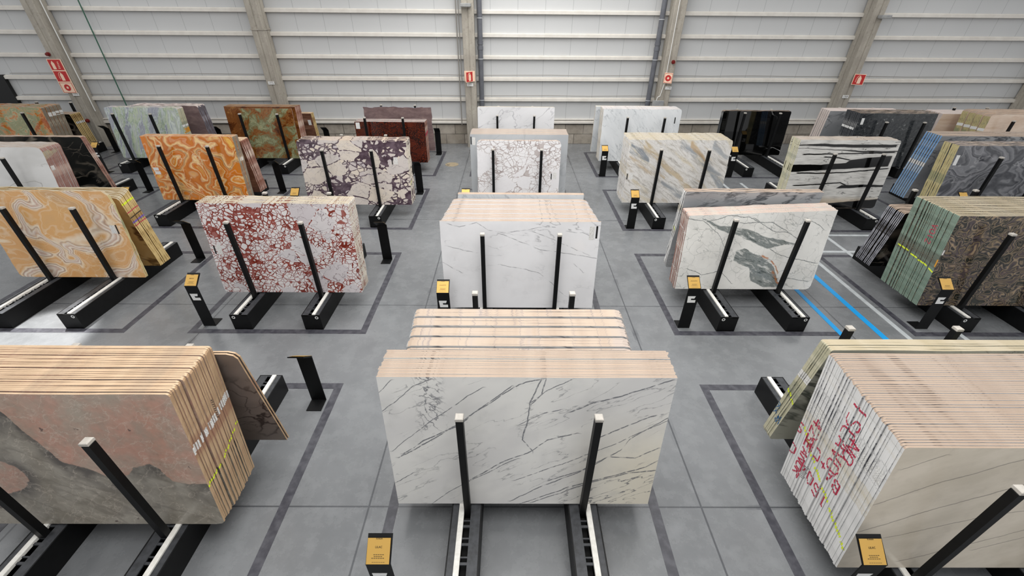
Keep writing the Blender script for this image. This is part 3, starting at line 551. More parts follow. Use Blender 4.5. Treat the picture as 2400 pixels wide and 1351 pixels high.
# dark doorway at the far left
b = MB(); b.box(-27, -21.3, -.16, -.02, 0, 2.86, 0, .01); d = b.build('door_1', flat('black_door', '060606', .6), loc=(0, 20.53, 0), rot=(0, 0, WA)); d['kind'] = 'structure'
b = MB(); b.box(-21.75, -21.55, -.2, -.16, 1.45, 1.55, 0, .01); b.build('door_handle', platew, d)
# floor tape and painted lines
tape = G('worn_black_tape', .45); tape = tape.out(tape.mix(tape.step(tape.noise(tape.pos, 9, 5), .35, .7), '33333A', '4A4A50'))
bluet = flat('blue_tape', '0F8FD0', .45); greyt = noisy('pale_grey_line_paint', 'B4B8B9', 'A0A5A7', 6, .5)
def frame(name, x0, x1, y0, y1, w, m, label, cat, right=True):
    b = MB(); z = .003
    b.box(x0, x1, y0, y0 + w, 0, z); b.box(x0, x1, y1 - w, y1, 0, z); b.box(x0, x0 + w, y0 + w, y1 - w, 0, z); 
    if right: b.box(x1 - w, x1, y0 + w, y1 - w, 0, z)
    return tag(b.build(name, m), label, cat)
def line(x0, x1, y0, y1, m, label, z=.002):
    b = MB(); b.box(x0, x1, y0, y1, 0, z); return tag(b.build('floor_line', m), label, 'floor line')
line(6.56, 6.66, 4.4, 9.2, bluet, 'blue floor line under the white and green-veined slabs', .005)
line(7.34, 7.46, 3.9, 9.1, bluet, 'longer blue floor line in the right aisle', .005)
line(7.83, 7.93, 3.9, 11.0, greyt, 'pale grey floor line beside the black tape of the dark green rack', .0045)
line(8.95, 9.05, 4.2, 11.0, greyt, 'pale grey floor line passing under the dark green rack', .0045)
line(9.1, 14, 10.94, 11.04, greyt, 'pale grey crosswise floor line in front of the striped slabs')
line(7.95, 14, 9.95, 10.05, greyt, 'pale grey crosswise floor line behind the dark green rack')
line(7.8, 7.9, 13.2, 15.6, greyt, 'pale grey floor line between the diagonal and the striped slabs')
line(8.5, 8.6, 14.3, 15.3, greyt, 'short pale grey floor line behind the striped slabs')
line(10, 12, 19.3, 19.36, bluet, 'thin blue floor line behind the polished black slabs')
g = G('manhole_iron', .8); mc = g.mix(g.step(g.vor(g.obj, 14), .02, .06), '4A4238', '9A8C72'); mm_ = g.out(mc)
b = MB(); b.tube((0, 0, 0), (0, 0, .006), .27, 32); tag(b.build('manhole_cover', mm_, loc=(-2.38, 17.3, 0)), 'round brown patterned manhole cover in the floor', 'manhole cover')
# ---------------------------------------------------------------- racks
Z0 = .372
def rack(cx, cy, yf, yr, what, zfr=2.03, frame_tape=True, zrr=2.03):
    t = empty('slab_rack', (cx, cy, 0)); tag(t, 'black steel rack carrying ' + what, 'rack', 'black slab racks')
    for sd in (-1, 1):
        x = .70 * sd; b = MB(); L = 1.52
        def bx(a0, a1, *r, **k):       # mirrored so the strip lies on the outer side
            if sd < 0: b.box(x + a0, x + a1, *r, **k)
            else: b.box(x - a1, x - a0, *r, **k)
        bx(-.18, -.165, -L, L, 0, .352); bx(.165, .18, -L, L, 0, .352)
        bx(-.165, -.09, -L, L, .335, .35, mi=1); bx(-.02, .165, -L, L, .335, .35, mi=1) if False else None
        bx(.05, .165, -L, L, .335, .35, mi=1)
        bx(-.165, .165, -L, -L + .012, 0, .352); bx(-.165, .165, L - .012, L, 0, .352)
        bx(-.165, .165, -L, L, .0, .02)
        r = b.build('rail', [steel, railtop], t)
        b = MB(); bx(-.09, -.028, -L + .01, L - .01, .33, Z0, bev=.003); b.build('white_strip', strip, r)
        b = MB(); y = -L + .08; k = 0
        while y < L:
            bx(-.028, .05, y, y + (.028 if k % 2 else .016), .325, .347); y += .13 if k % 2 == 0 else .07; k += 1
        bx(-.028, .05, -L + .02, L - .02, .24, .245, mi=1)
        b.build('slot_ladder', [railtop, hole], r)
        b = MB(); ring(b, x + .11 * (-1 if sd < 0 else 1), .295, .018, .034, -L - .002, 16); b.build('round_sticker', whitepaint, r)
        for yy in (yf, yr):
            zf = zfr if yy == yf else zrr; b = MB(); px = x + .012 * (1 if sd < 0 else -1); y0 = yy - cy
            b.box(px - .037, px + .037, y0 - .037, y0 + .037, .246, zf - .03, 0, .006); p = b.build('post', steel, t)
            b = MB(); b.box(px - .041, px + .041, y0 - .041, y0 + .041, zf - .03, zf + .012, 0, .006); b.build('post_cap', capm, p)
    if frame_tape:
        frame('floor_marking', cx - 1.75, cx + (1.75 if cx != CX['E'] else 1.58), cy - 1.65, cy + 1.68, .125, tape, 'black tape rectangle around ' + what, 'floor marking', cx != CX['E'])
    return t
TA = math.atan2(.17, .2)
def totem(cx, y, rear, label, lines=None):
    if not rear: y -= .0
    t = empty('info_stand', (cx, y, 0), math.pi if rear else 0); tag(t, label, 'sign stand', 'black information stands at the racks')
    b = MB(); W = .118; th = .012
    b.box(-W, W, 0, .24, 0, th); b.box(-W, W, 0, th, th, .945)
    c_, s_ = math.cos(TA), math.sin(TA); L = .265
    p = [(0, .945), (th, .945), (th + L * c_, .945 + L * s_ - .006), (th + L * c_ - s_ * th, .945 + L * s_ + c_ * th), (-th * .4, .945 + th)]
    b.prism(p, 'x', -W, W); b.build('bent_plate', steel, t)
    o = empty('gold_plate_pivot', (0, 0, 0)); bpy.data.objects.remove(o)
    b = MB(); b.box(-W + .004, W - .012, .006, L - .035, 0, .003)
    gp = b.build('gold_plate', gold, t, (0, -th * .35, .945 + th + .001), (TA, 0, 0))
    b = MB(); lo = [(.165 * u - .088, .15 * v) for u, v in ((.08, 0), (1, 0), (1, .40), (.45, .40), (.42, .64), (.8, .64), (.9, 1), (0, 1))]
    b.prism([(q[0], q[1] + .63) for q in lo], 'y', -.0015, 0); b.build('white_logo', whitepaint, t)
    if not rear:
        if lines:
            text('lettering', lines[0], .018, ink, gp, (-.004, L - .04, .0045), (0, 0, 0))
            for k, l in enumerate(lines[1:]): text('lettering', l, .026 if len(l) < 7 else .021, ink, gp, (-.004, .152 - .03 * k, .0045), (0, 0, 0))
        b = MB()
        for k, (hw, yy) in enumerate(((.045, .085), (.04, .07), (.062, .055), (.055, .022))):
            x = -hw
            while x < hw: b.box(x - .004, x + .012, yy, yy + .0045 - .002 * (k == 3), .004, .0046); x += .021
        b.build('fine_print', ink, gp)
    return t

# ---------------------------------------------------------------- slabs
def outline(w, h, cor, rough, rng, tr=0.):
    (a, b_), (c_, d), (e, f), (g_, h_) = cor    # bl br tr tl chamfers
    X = w / 2; P = []
    if a: P += [(-X, b_), (-X + a * .3, b_ * .3), (-X + a, 0)]
    else: P += [(-X, 0)]
    if c_: P += [(X - c_, 0), (X - c_ * .3, d * .3), (X, d)]
    else: P += [(X, 0)]
    if e: P += [(X, h + tr - f), (X - e * .3, h + tr - f * .3), (X - e, h + tr)]
    else: P += [(X, h + tr)]
    if g_: P += [(-X + g_, h), (-X + g_ * .3, h - h_ * .3), (-X, h - h_)]
    else: P += [(-X, h)]
    O = []; n = len(P); st = .09 if rough > .006 else .4
    ph = [rng.uniform(0, 6) for _ in range(6)]
    for i in range(n):
        p, q = P[i], P[(i + 1) % n]; L = math.hypot(q[0] - p[0], q[1] - p[1]); k = max(1, int(L / st))
        nx, nz = (q[1] - p[1]) / L, -(q[0] - p[0]) / L
        for j in range(k):
            t = j / k; x, z = p[0] + (q[0] - p[0]) * t, p[1] + (q[1] - p[1]) * t
            u = (x + z) * 5; dd = rough * (.5 * math.sin(u * .7 + ph[0]) + .4 * math.sin(u * 2.3 + ph[1]) + .35 * rng.uniform(-1, 1))
            if nz < -.5: dd *= .15
            if j == 0: dd *= .4
            O.append((x + nx * dd, max(0., z + nz * dd)))
    return O
def slab_mesh(name, O, th, mats):
    n = len(O); v = [(x, 0, z) for x, z in O] + [(x, th, z) for x, z in O]
    f = [tuple(range(n)), tuple(range(2 * n - 1, n - 1, -1))]; mi = [0, 0]
    for i in range(n):
        j = (i + 1) % n; f.append((i, i + n, j + n, j)); dx, dz = O[j][0] - O[i][0], O[j][1] - O[i][1]
        mi.append(1 if -dx / (math.hypot(dx, dz) + 1e-9) > .5 else 2)
    return v, f, mi
N_SLABS = 0
ORD = 'zeroth first second third fourth fifth sixth seventh eighth ninth tenth eleventh twelfth thirteenth fourteenth fifteenth sixteenth seventeenth eighteenth nineteenth twentieth twenty-first twenty-second'.split()
def ordlabel(i, n, rest):
    if n <= 2: return rest
    if i == n - 1: return 'rearmost ' + rest
    return ('%s from the %s, ' % ((ORD[i + 1], 'front') if i < n / 2 else (ORD[n - i], 'back'))) + rest
def bundle(kind, cx, w, y0, h, n, pitch, lean, face, top, side, front, rest, group, gaps=None, gap=.02, jit=.006, cor=None, rough=.003, seed=0, dh=0., tr=0., th=None, dx=0., thk=None, hj=.0025, rface=None, ptx=None, cat='slab', tight=False, gh=0., tf=.91, dw=0., cor2=None):
    global N_SLABS
    rng = random.Random(seed * 31 + 5); cor = cor or [(0, 0)] * 4; lean = rad(lean); out = []; s = 0.; gi = 0
    if tight: th = pitch * math.cos(lean) * .97; hj = .0010
    th = th or pitch * math.cos(lean) * tf
    for i in range(n):
        ww = w + dw * i + (0 if i == 0 else rng.uniform(-jit, jit)); hh = h + dh * i + gh * gi + (0 if i == 0 else rng.uniform(-hj, hj))
        O = outline(ww, hh, cor2 if (cor2 and i) else cor, rough, rng, tr)
        v, fc, mi = slab_mesh(kind, O, th, None)
        o = obj(kind, v, fc, [M[face if i == 0 or not rface else rface], E_[top], E_[side]], None, (cx + dx * i + (0 if i == 0 else rng.uniform(-jit, jit)), y0 + s, Z0 + abs(math.sin(lean)) * th * (lean > 0)), (-lean, 0, 0), mi)
        tag(o, front if i == 0 else ordlabel(i, n, rest), cat, group if n > 1 else None); o['kind'] = 'thing'; N_SLABS += 1
        out.append(dict(o=o, s=s, th=th, O=O, w=ww))
        s += pitch
        if gaps and (i + 1) in gaps: s += gap; gi += 1
    return out
def edge_x(sl, z, side):
    best = 0; O = sl['O']; n = len(O)
    for i in range(n):
        (x0, z0), (x1, z1) = O[i], O[(i + 1) % n]
        if min(z0, z1) - 1e-6 <= z <= max(z0, z1) + 1e-6:
            t = 0 if abs(z1 - z0) < 1e-6 else (z - z0) / (z1 - z0); x = x0 + (x1 - x0) * t
            if x * side > best * side: best = x
    return best
def marks(slabs, side, mat, name, strokes, wd=.012, rng=None):
    for sl in slabs:
        v, f = [], []; a, b_ = sl['s'] - .001, sl['s'] + sl['th'] + .001
        for s0, z0, s1, z1 in strokes:
            if s0 > s1: s0, z0, s1, z1 = s1, z1, s0, z0
            if s1 < a or s0 > b_: continue
            if s1 - s0 > 1e-6:
                t0, t1 = max(0, (a - s0) / (s1 - s0)), min(1, (b_ - s0) / (s1 - s0))
            else: t0, t1 = 0, 1
            p0 = (s0 + (s1 - s0) * t0, z0 + (z1 - z0) * t0); p1 = (s0 + (s1 - s0) * t1, z0 + (z1 - z0) * t1)
            L = math.hypot(s1 - s0, z1 - z0) + 1e-9; ny, nz = -(z1 - z0) / L * wd / 2, (s1 - s0) / L * wd / 2
            q = [(p0[0] + ny, p0[1] + nz), (p1[0] + ny, p1[1] + nz), (p1[0] - ny, p1[1] - nz), (p0[0] - ny, p0[1] - nz)]
            k = len(v)
            for s_, z_ in q:
                s_ = min(max(s_, a), b_); z_ = max(z_, .01); v.append((edge_x(sl, z_, side) + side * .0015, s_ - sl['s'], z_))
            f.append((k, k + 1, k + 2, k + 3))
        if f: obj(name, v, f, mat, sl['o'])
FONT = {'0': [(0, 1, 0, 5), (0, 5, 2, 6), (2, 6, 4, 5), (4, 5, 4, 1), (4, 1, 2, 0), (2, 0, 0, 1)], 'I': [(1, 0, 1, 6)], 'S': [(4, 5, 3, 6), (3, 6, 1, 6), (1, 6, 0, 5), (0, 5, 0, 4), (0, 4, 4, 2), (4, 2, 4, 1), (4, 1, 3, 0), (3, 0, 0, 0)], 'C': [(4, 6, 1, 6), (1, 6, 0, 5), (0, 5, 0, 1), (0, 1, 1, 0), (1, 0, 4, 0)], 'A': [(0, 0, 2, 6), (2, 6, 4, 0), (1, 2, 3, 2)], 'V': [(0, 6, 2, 0), (2, 0, 4, 6)], 'O': [(0, 1, 0, 5), (0, 5, 2, 6), (2, 6, 4, 5), (4, 5, 4, 1), (4, 1, 2, 0), (2, 0, 0, 1)],
        'K': [(0, 0, 0, 6), (0, 3, 4, 6), (0, 3, 4, 0)], 'B': [(0, 0, 0, 6), (0, 6, 3, 6), (3, 6, 4, 5), (4, 5, 3, 3), (0, 3, 3, 3), (3, 3, 4, 1), (4, 1, 3, 0), (3, 0, 0, 0)], 'R': [(0, 0, 0, 6), (0, 6, 4, 5), (4, 5, 4, 4), (4, 4, 0, 3), (1, 3, 4, 0)], 'M': [(0, 0, 0, 6), (0, 6, 2, 3), (2, 3, 4, 6), (4, 6, 4, 0)], 'N': [(0, 0, 0, 6), (0, 6, 4, 0), (4, 0, 4, 6)], 'E': [(4, 6, 0, 6), (0, 6, 0, 0), (0, 0, 4, 0), (0, 3, 3, 3)],
        '1': [(2, 0, 2, 6), (2, 6, 1, 5)], '5': [(4, 6, 0, 6), (0, 6, 0, 3), (0, 3, 3, 3), (3, 3, 4, 2), (4, 2, 3, 0), (3, 0, 0, 0)], '4': [(3, 0, 3, 6), (3, 6, 0, 2), (0, 2, 4, 2)], '2': [(0, 5, 2, 6), (2, 6, 4, 5), (4, 5, 4, 4), (4, 4, 0, 0), (0, 0, 4, 0)], '+': [(0, 3, 4, 3), (2, 1, 2, 5)], ' ': []}
def word(wd, s0, z0, size, mode, slant=0.):
    out = []
    for i, ch in enumerate(wd):
        for a, b_, c_, d in FONT[ch]:
            P = []
            for u, v in ((a, b_), (c_, d)):
                u = (u + i * 5.5) * size / 6; v = v * size / 6
                P += [s0 - v, z0 - u] if mode == 'down' else [s0 + u, z0 - v + u * slant]
            out.append(tuple(P))
    return out
def sticker(sl, x, z, w, h, mat, name, lab=None):
    b = MB(); b.box(x - w / 2, x + w / 2, -.0012, -.0002, z - h / 2, z + h / 2); o = b.build(name, mat, sl['o'])
    if lab: o['label'] = lab
    return o
def tags(slabs, side, z, h=.09, mat=None, skip=(), dz=0.):
    for i, sl in enumerate(slabs):
        if i in skip: continue
        zz = z + dz * i; v = []
        for y_, z_ in ((0, zz - h / 2), (sl['th'], zz - h / 2), (sl['th'], zz + h / 2), (0, zz + h / 2)): v.append((edge_x(sl, z_, side) + side * .0012, y_, z_))
        obj('barcode_label', v, [(0, 1, 2, 3)], mat or labelm, sl['o'])
# ---------------------------------------------------------------- the place: columns of racks from left to right, rows from front to back
R1, R2, R3, R4 = 3.5, 8.15, 12.85, 17.5
CX = {'X': -18.6, 'A': -13.9, 'B': -9.32, 'C': -4.58, 'D': .2, 'E': 5.02, 'F': 9.8, 'G': 14.25, 'I': 19.2}
def setup(col, cy, yf, yr, what, front=True, rearst=True, lines=None, zr=2.03):
    cx = CX[col]; rack(cx, cy, yf, yr, what, zrr=zr)
    if front: totem(cx - (1.5 if col == 'E' else 1.44), (6.54 if col == 'D' and cy == R2 else {R1: 1.93, R2: 6.73, R3: 11.34, R4: 15.94}[cy]), False, 'gold-topped black stand at front left of ' + what, lines)
    if rearst: totem(cx + 1.47, cy + 1.32, True, 'black stand seen from behind, rear right of ' + what)
# --- row 1
setup('C', R1, 2.50, 3.93, 'the big pink and grey slabs', front=False, zr=1.93)
b = bundle('marble_slab', -4.78, 3.0, 2.61, 1.90, 26, .0255, 7.5, 'pinkgrey', 'tan', 'tansd', 'large pink marble slab with grey cloud, front of the near left stack', 'tan-edged slab stacked behind the big pink and grey slab', 'pink and grey slabs at front left', gaps=(1, 7, 13, 20), gap=.012, jit=.012, cor=[(0, 0), (.1, .04), (.03, .03), (0, 0)], rough=.0055, seed=1, tf=.93)
tags(b, 1, 1.14, .10, skip=(4, 9, 15, 18), dz=.004); marks(b, 1, yelp, 'yellow_mark', [(0, .62, .25, .66), (.3, .69, .62, .80), (.66, .81, .7, .82)], .03)
marks(b, 1, blkp, 'pen_writing', [(.42, 1.42 - .03 * k, .44 + .012 * (k % 2), 1.40 - .03 * k) for k in range(9)], .008)
b = bundle('marble_slab', -4.50, 2.86, 3.76, 1.77, 2, .035, -6.3, 'brownmarble', 'tan', 'tansd', 'dark brown marble slab leaning towards the camera, cut corner, front left rack', 'thin brown slab right behind the dark brown one in the front left rack', 'brown slabs at the back of the front left rack', cor=[(0, 0), (0, 0), (.10, .08), (0, 0)], rough=.004, seed=2, th=.02)
setup('D', R1, 2.79, 4.97, 'the white lilac-veined slabs at front centre', rearst=True, lines=['SCALEA', 'LILAC'])
b = bundle('marble_slab', .18, 3.02, 2.86, 1.94, 18, .0216, 5.9, 'lilac', 'cream', 'whitec', 'large grey-white marble slab with diagonal dark veins at front centre', 'thin white marble slab stacked behind the veined slab at front centre', 'lilac-veined slabs at front centre', gaps=(12,), gap=.022, jit=.012, seed=3, dx=.001)
b = bundle('marble_slab', .11, 2.50, 3.70, 1.90, 25, .0235, -5.5, 'lilac2', 'creamv', 'white', 'foremost narrower beige-topped slab in the second stack at front centre', 'beige-topped slab in the second stack at front centre', 'narrower beige-topped slabs at front centre', gaps=(1, 7, 13, 19), gap=.017, gh=.018, jit=.008, cor=[(0, 0), (0, 0), (.09, .06), (.06, .05)], rough=.0055, seed=4, tight=True)
setup('E', R1, 2.05, 4.22, 'the thick stack with red writing', lines=['SCALEA', 'LILAC'])
b = bundle('marble_slab', 5.06, 3.04, 2.16, 1.78, 42, .0262, 6.9, 'greige', 'cream', 'white', 'large pale grey marble slab at the front of the near right stack', 'white-edged slab with crayon marks in the thick front right stack', 'white slabs at front right', gaps=(2, 9, 16, 22, 30, 38), gap=.004, tf=.955, jit=.008, cor=[(0, 0), (0, 0), (0, 0), (.03, .02)], seed=5, dh=.0025, rface='lilac2')
for wd, s0, z0, sz, md in (('ISCAVO', .62, 1.70, .17, 'down'), ('NO', .50, 1.32, .15, 'down'), ('42', .98, 1.12, .15, 'down'), ('SEANOR', .98, .86, .12, 'down'), ('BA+CRISOM', .36, .78, .13, 'back'), ('1504 O', .42, .46, .14, 'back')):
    marks(b, -1, redp, 'red_writing', word(wd, s0, z0, sz, md, .12), .024)
marks(b, -1, yelp, 'yellow_mark', [(1.07, .86, .9, .74), (.87, .72, .75, .64), (.72, .62, .58, .56), (.55, .54, .40, .46), (.36, .44, .12, .32), (.09, .3, .02, .27)], .042)
marks(b, -1, blkp, 'pen_writing', [(.78 + .012 * (k % 3), .50 - .025 * k, .84, .49 - .025 * k) for k in range(8)], .008)
tags(b, -1, 1.32, .16, skip=(0, 5, 11, 17, 23, 24, 31, 39), dz=-.004)
b = bundle('marble_slab', 5.12, 2.96, 3.80, 1.83, 7, .026, -6, 'greenveined', 'creamw', 'greencream', 'cream slab with grey veins leaning forward in the front right rack', 'greenish cream slab leaning forward in the front right rack', 'greenish cream slabs at front right', cor=[(.04, .06), (0, 0), (0, 0), (.02, .02)], rough=.0055, tf=.96, seed=6, gaps=(3,), gap=.012)
tags(b, -1, 1.25, .12); marks(b, -1, yelp, 'yellow_mark', [(0, .80, .07, .84), (.09, .86, .2, .92)], .035)
marks(b, -1, blup, 'blue_writing', word('OS25', .20, .62, .06, 'down') + word('45', .10, .46, .08, 'down') + [(.02, .4, .09, .46), (.03, .48, .08, .38)], .016)
# --- row 2
setup('B', R2, 7.88, 8.93, 'the peach onyx slabs at left', front=False)
b = bundle('onyx_slab', -9.35, 2.74, 7.95, 1.92, 2, .03, 4.5, 'paleonyx', 'creamw', 'yellowpale', 'peach and white onyx slab with ringed swirls at left', 'onyx slab right behind the peach onyx slab at left', 'peach onyx slabs', cor=[(.12, .06), (.03, .02), (.12, .28), (0, 0)], rough=.014, seed=7, th=.024)
sticker(b[0], 1.22, 1.12, .03, .20, barm, 'black_bar'); sticker(b[0], 1.14, 1.12, .11, .18, labelm, 'barcode_label')
b = bundle('marble_slab', -9.35, 2.66, 8.46, 1.72, 9, .036, -6, 'yellowstone', 'creamw', 'yellow', 'yellow stone slab with brown stains leaning forward behind the peach onyx', 'yellow-edged slab with coloured crayon stripes behind the peach onyx', 'yellow stone slabs behind the peach onyx', gaps=(4,), gap=.02, cor=[(0, 0), (0, 0), (.10, .06), (0, 0)], rough=.01, seed=8, dh=.012)
for mm_, z in ((yelp, 1.55), (redp, 1.36), (blkp, 1.24), (purp, 1.13), (redp, 1.05)): marks(b, 1, mm_, 'crayon_stripe', [(0, z, .4, z + .05)], .04 if mm_ is purp or mm_ is yelp else .02)
setup('C', R2, 7.27, 8.76, 'the red-veined breccia slabs at left of centre', lines=['SCALEA', 'BRECCIA'])
b = bundle('marble_slab', -4.51, 2.88, 7.40, 1.90, 13, .029, 6.2, 'redbreccia', 'creamw', 'whitec', 'white marble slab with dense red cracks, left of centre', 'cream-edged slab stacked behind the red-cracked slab', 'red-cracked breccia slabs', gaps=(5,), gap=.012, cor=[(.05, .09), (.03, .04), (.02, .02), (0, .0)], rough=.010, seed=9)
sticker(b[0], -1.36, .95, .03, .18, barm, 'black_bar'); sticker(b[0], -1.27, .95, .10, .20, labelm, 'barcode_label')
setup('D', R2, 6.83, 8.58, 'the thick beige-topped white stack in the centre', lines=['SCALEA', 'CALACATTA'])
b = bundle('marble_slab', .19, 2.92, 6.89, 1.80, 30, .0300, 5.8, 'statuario', 'cream', 'whitec', 'white marble slab with faint grey veins in the middle of the hall', 'beige-topped slab stacked behind the faintly veined white slab in the middle', 'white slabs in the middle of the hall', gaps=(4, 10, 16, 22, 27), gap=.022, gh=.006, dw=-.008, cor2=[(0, 0), (0, 0), (.10, .05), (.12, .05)], jit=.012, rough=.0055, seed=10, tight=True)
for i, sl in enumerate(b[1:]): pass
sticker(b[0], 1.40, 1.60, .035, .24, barm, 'black_bar'); sticker(b[0], 1.31, 1.58, .09, .26, labelm, 'barcode_label')
b = bundle('marble_slab', .22, 2.56, 8.40, 1.86, 3, .034, -5, 'carrara', 'cream', 'whitec', 'foremost of the three narrow slabs at the back of the middle rack', 'narrow slab at the back of the middle rack', 'narrow slabs at the back of the middle rack', seed=11)
setup('E', R2, 7.50, 8.92, 'the white slabs with green-grey patches', lines=['SCALEA', 'CALACATTA'])
b = bundle('marble_slab', 4.99, 2.90, 7.60, 1.62, 11, .034, 6.5, 'arab', 'pinkc', 'red', 'white marble slab with grey-green patches and an orange streak, right of centre', 'pink-edged slab stacked behind the white slab with the orange streak', 'white slabs with grey-green patches', cor=[(0, 0), (.09, .09), (.0, .0), (.02, .02)], rough=.008, seed=12, tr=.13, jit=.015, gaps=(5,), gap=.02)
marks(b, -1, whitepaint, 'chalk_line', [(0, .35, .4, .38), (0, .85, .4, .9), (0, 1.25, .4, 1.3)], .012)
b = bundle('marble_slab', 5.03, 2.84, 8.52, 1.90, 4, .05, -5, 'greymarble', 'cream', 'white', 'grey veined slab leaning forward behind the slab with the orange streak', 'grey-white slab at the back of the rack right of centre', 'grey veined slabs right of centre', cor=[(.04, .10), (0, 0), (0, 0), (.02, .04)], rough=.01, seed=13, th=.03)
marks(b, -1, yelp, 'yellow_mark', [(0.02, .98, .16, 1.02)], .03)
setup('F', R2, 6.95, 9.18, 'the thick green-edged dark stack at right', lines=['SCALEA', 'BLUE'][:1])
b = bundle('granite_slab', 9.78, 2.96, 7.03, 1.88, 28, .0348, 7, 'browngreen', 'creamw', 'green', 'dark brown and green swirled slab at right', 'green-edged slab in the thick stack behind the brown swirled slab', 'green-edged slabs at right', gaps=(6, 7, 14, 19, 24), gap=.006, cor=[(.0, .04), (0, 0), (0, 0), (.02, .02)], jit=.016, rough=.0055, seed=14, tight=True)
marks(b, -1, yelp, 'yellow_mark', [(0, .74, .12, .77), (.16, .79, .4, .80), (.43, .82, .6, .83), (.66, .86, .95, .87)], .028)
marks(b, -1, redp, 'red_writing', word('VO12', .42, 1.55, .11, 'down'), .016)
marks(b, -1, orap, 'orange_paint_mark', [(0, .85, 0, 1.0)], .05)
sticker(b[0], -1.46, 1.15, .03, .1, labelm, 'barcode_label')
b = bundle('granite_slab', 9.92, 2.94, 8.62, 1.42, 11, .044, -7, 'blackveined', 'cream', 'stripe', 'black slab leaning forward behind the thick green-edged stack', 'black and grey striped edge of a slab behind the green-edged stack', 'striped-edge black slabs at right', gaps=(5,), gap=.02, cor=[(0, 0), (0, 0), (0, 0), (.05, .03)], seed=15, rough=.008, th=.026)
# --- row 3
setup('A', R3, 11.12, 13.3, 'the white slabs with red-brown edges', front=False, zr=1.8)
b = bundle('marble_slab', -13.83, 2.9, 11.22, 1.85, 17, .033, 6, 'wh_warm', 'cream', 'red', 'white marble slab with soft grey veins at far left, third row', 'red-brown edged slab stacked behind the white slab at far left', 'red-brown edged slabs at far left', cor=[(0, 0), (.02, .02), (.12, .10), (0, 0)], rough=.008, seed=16, jit=.008)
marks(b, 1, orap if False else E_['creamw'], 'pale_crust', [(.0, 1.68, .5, 1.74), (0, 1.58, .4, 1.70)], .10)
marks(b, 1, yelp, 'yellow_mark', [(.05, .45, .12, .46), (.2, .52, .34, .55)], .03); tags(b[1:4], 1, 1.3, .12)
b = bundle('granite_slab', -13.9, 2.9, 12.9, 1.80, 4, .04, -6, 'blackveined', 'cream', 'redbr', 'black slab with cloudy brown pattern leaning forward at far left', 'brown-edged black slab behind the cloudy one at far left', 'black slabs behind the far left stack', cor=[(0, 0), (0, 0), (.05, .04), (0, 0)], seed=17, rough=.008)
setup('B', R3, 12.34, 13.72, 'the orange onyx slabs', lines=['SCALEA', 'ONYX'][:1], zr=1.85)
b = bundle('onyx_slab', -9.31, 2.64, 12.42, 1.86, 6, .05, 5.5, 'orangeonyx', 'tan', 'greybrown', 'bright orange onyx slab with ringed patterns', 'brown-edged slab stacked behind the bright orange onyx slab', 'orange onyx slabs', cor=[(.03, .03), (0, 0), (.02, .02), (0, 0)], seed=18, rough=.008)
sticker(b[0], -1.20, .93, .16, .09, platew, 'paper_label'); sticker(b[0], -1.18, .82, .16, .09, platew, 'paper_label'); tags(b[2:5], 1, 1.2, .1)
b = bundle('onyx_slab', -9.33, 2.66, 13.12, 1.66, 8, .05, -6, 'woodbrown', 'tan', 'redbr', 'dark brown streaked slab leaning forward behind the orange onyx', 'brown and white edged slab leaning forward behind the orange onyx', 'brown streaked slabs behind the orange onyx', cor=[(0, 0), (0, 0), (.04, .04), (0, 0)], seed=19, rough=.008, gaps=(1,), gap=.02)
setup('C', R3, 12.04, 13.71, 'the purple and white breccia slabs', lines=['SCALEA', 'VIOLA'][:1])
b = bundle('marble_slab', -4.50, 3.10, 12.13, 1.86, 9, .05, 5.6, 'viola', 'creamv', 'whitec', 'white and dark purple breccia slab left of the central aisle', 'rough cream-edged slab stacked behind the purple breccia slab', 'purple breccia slabs', cor=[(0, 0), (.03, .03), (.03, .02), (.10, .07)], rough=.018, seed=20, jit=.015)
sticker(b[0], 1.10, 1.28, .03, .17, barm, 'black_bar'); sticker(b[0], 1.20, 1.30, .12, .20, labelm, 'barcode_label'); marks(b, 1, yelp, 'yellow_mark', [(0, .62, .2, .7)], .06)
setup('D', R3, 12.22, 13.85, 'the outlined white breccia slabs at centre', lines=['SCALEA', 'ARABESCATO'][:1], zr=1.9)
b = bundle('marble_slab', .25, 2.42, 12.29, 1.84, 3, .04, 5.2, 'whitebreccia', 'cream', 'whitec', 'white slab with fine outlined pebble pattern in the centre, third row', 'slab right behind the outlined pebble-patterned white slab', 'outlined white breccia slabs', cor=[(.04, .04), (.02, .02), (.12, .10), (.12, .10)], rough=.008, seed=21)
sticker(b[0], .97, .83, .03, .17, barm, 'black_bar'); sticker(b[0], 1.07, .85, .10, .18, labelm, 'barcode_label')
b = bundle('marble_slab', .26, 2.90, 12.75, 1.90, 15, .048, 5.2, 'greystat', 'cream', 'whitec', 'wider plain grey-white slab just behind the pebble-patterned white slab', 'beige-topped slab in the wide stack behind the pebble-patterned slab', 'plain grey-white slabs at centre', cor=[(.15, .30), (0, 0), (0, 0), (.04, .03)], rough=.0055, seed=22, jit=.008, tight=True)
sticker(b[0], -1.42, 1.72, .03, .22, barm, 'black_bar'); sticker(b[0], -1.34, 1.70, .09, .22, labelm, 'barcode_label')
setup('E', R3, 12.32, 13.62, 'the cream slabs with diagonal grey bands', lines=['SCALEA', 'SKY'][:1], zr=1.9)
b = bundle('marble_slab', 4.95, 3.0, 12.41, 1.86, 14, .058, 6, 'palissandro', 'creamw', 'white', 'cream slab with diagonal grey and gold bands', 'cream-edged slab stacked behind the diagonally banded slab', 'diagonally banded cream slabs', gaps=(3, 7, 11), gap=.012, cor=[(0, 0), (0, 0), (.05, .08), (.04, .02)], rough=.012, seed=23, jit=.02)
sticker(b[0], -1.44, .80, .03, .17, barm, 'black_bar'); sticker(b[0], -1.33, .80, .12, .18, labelm, 'barcode_label')
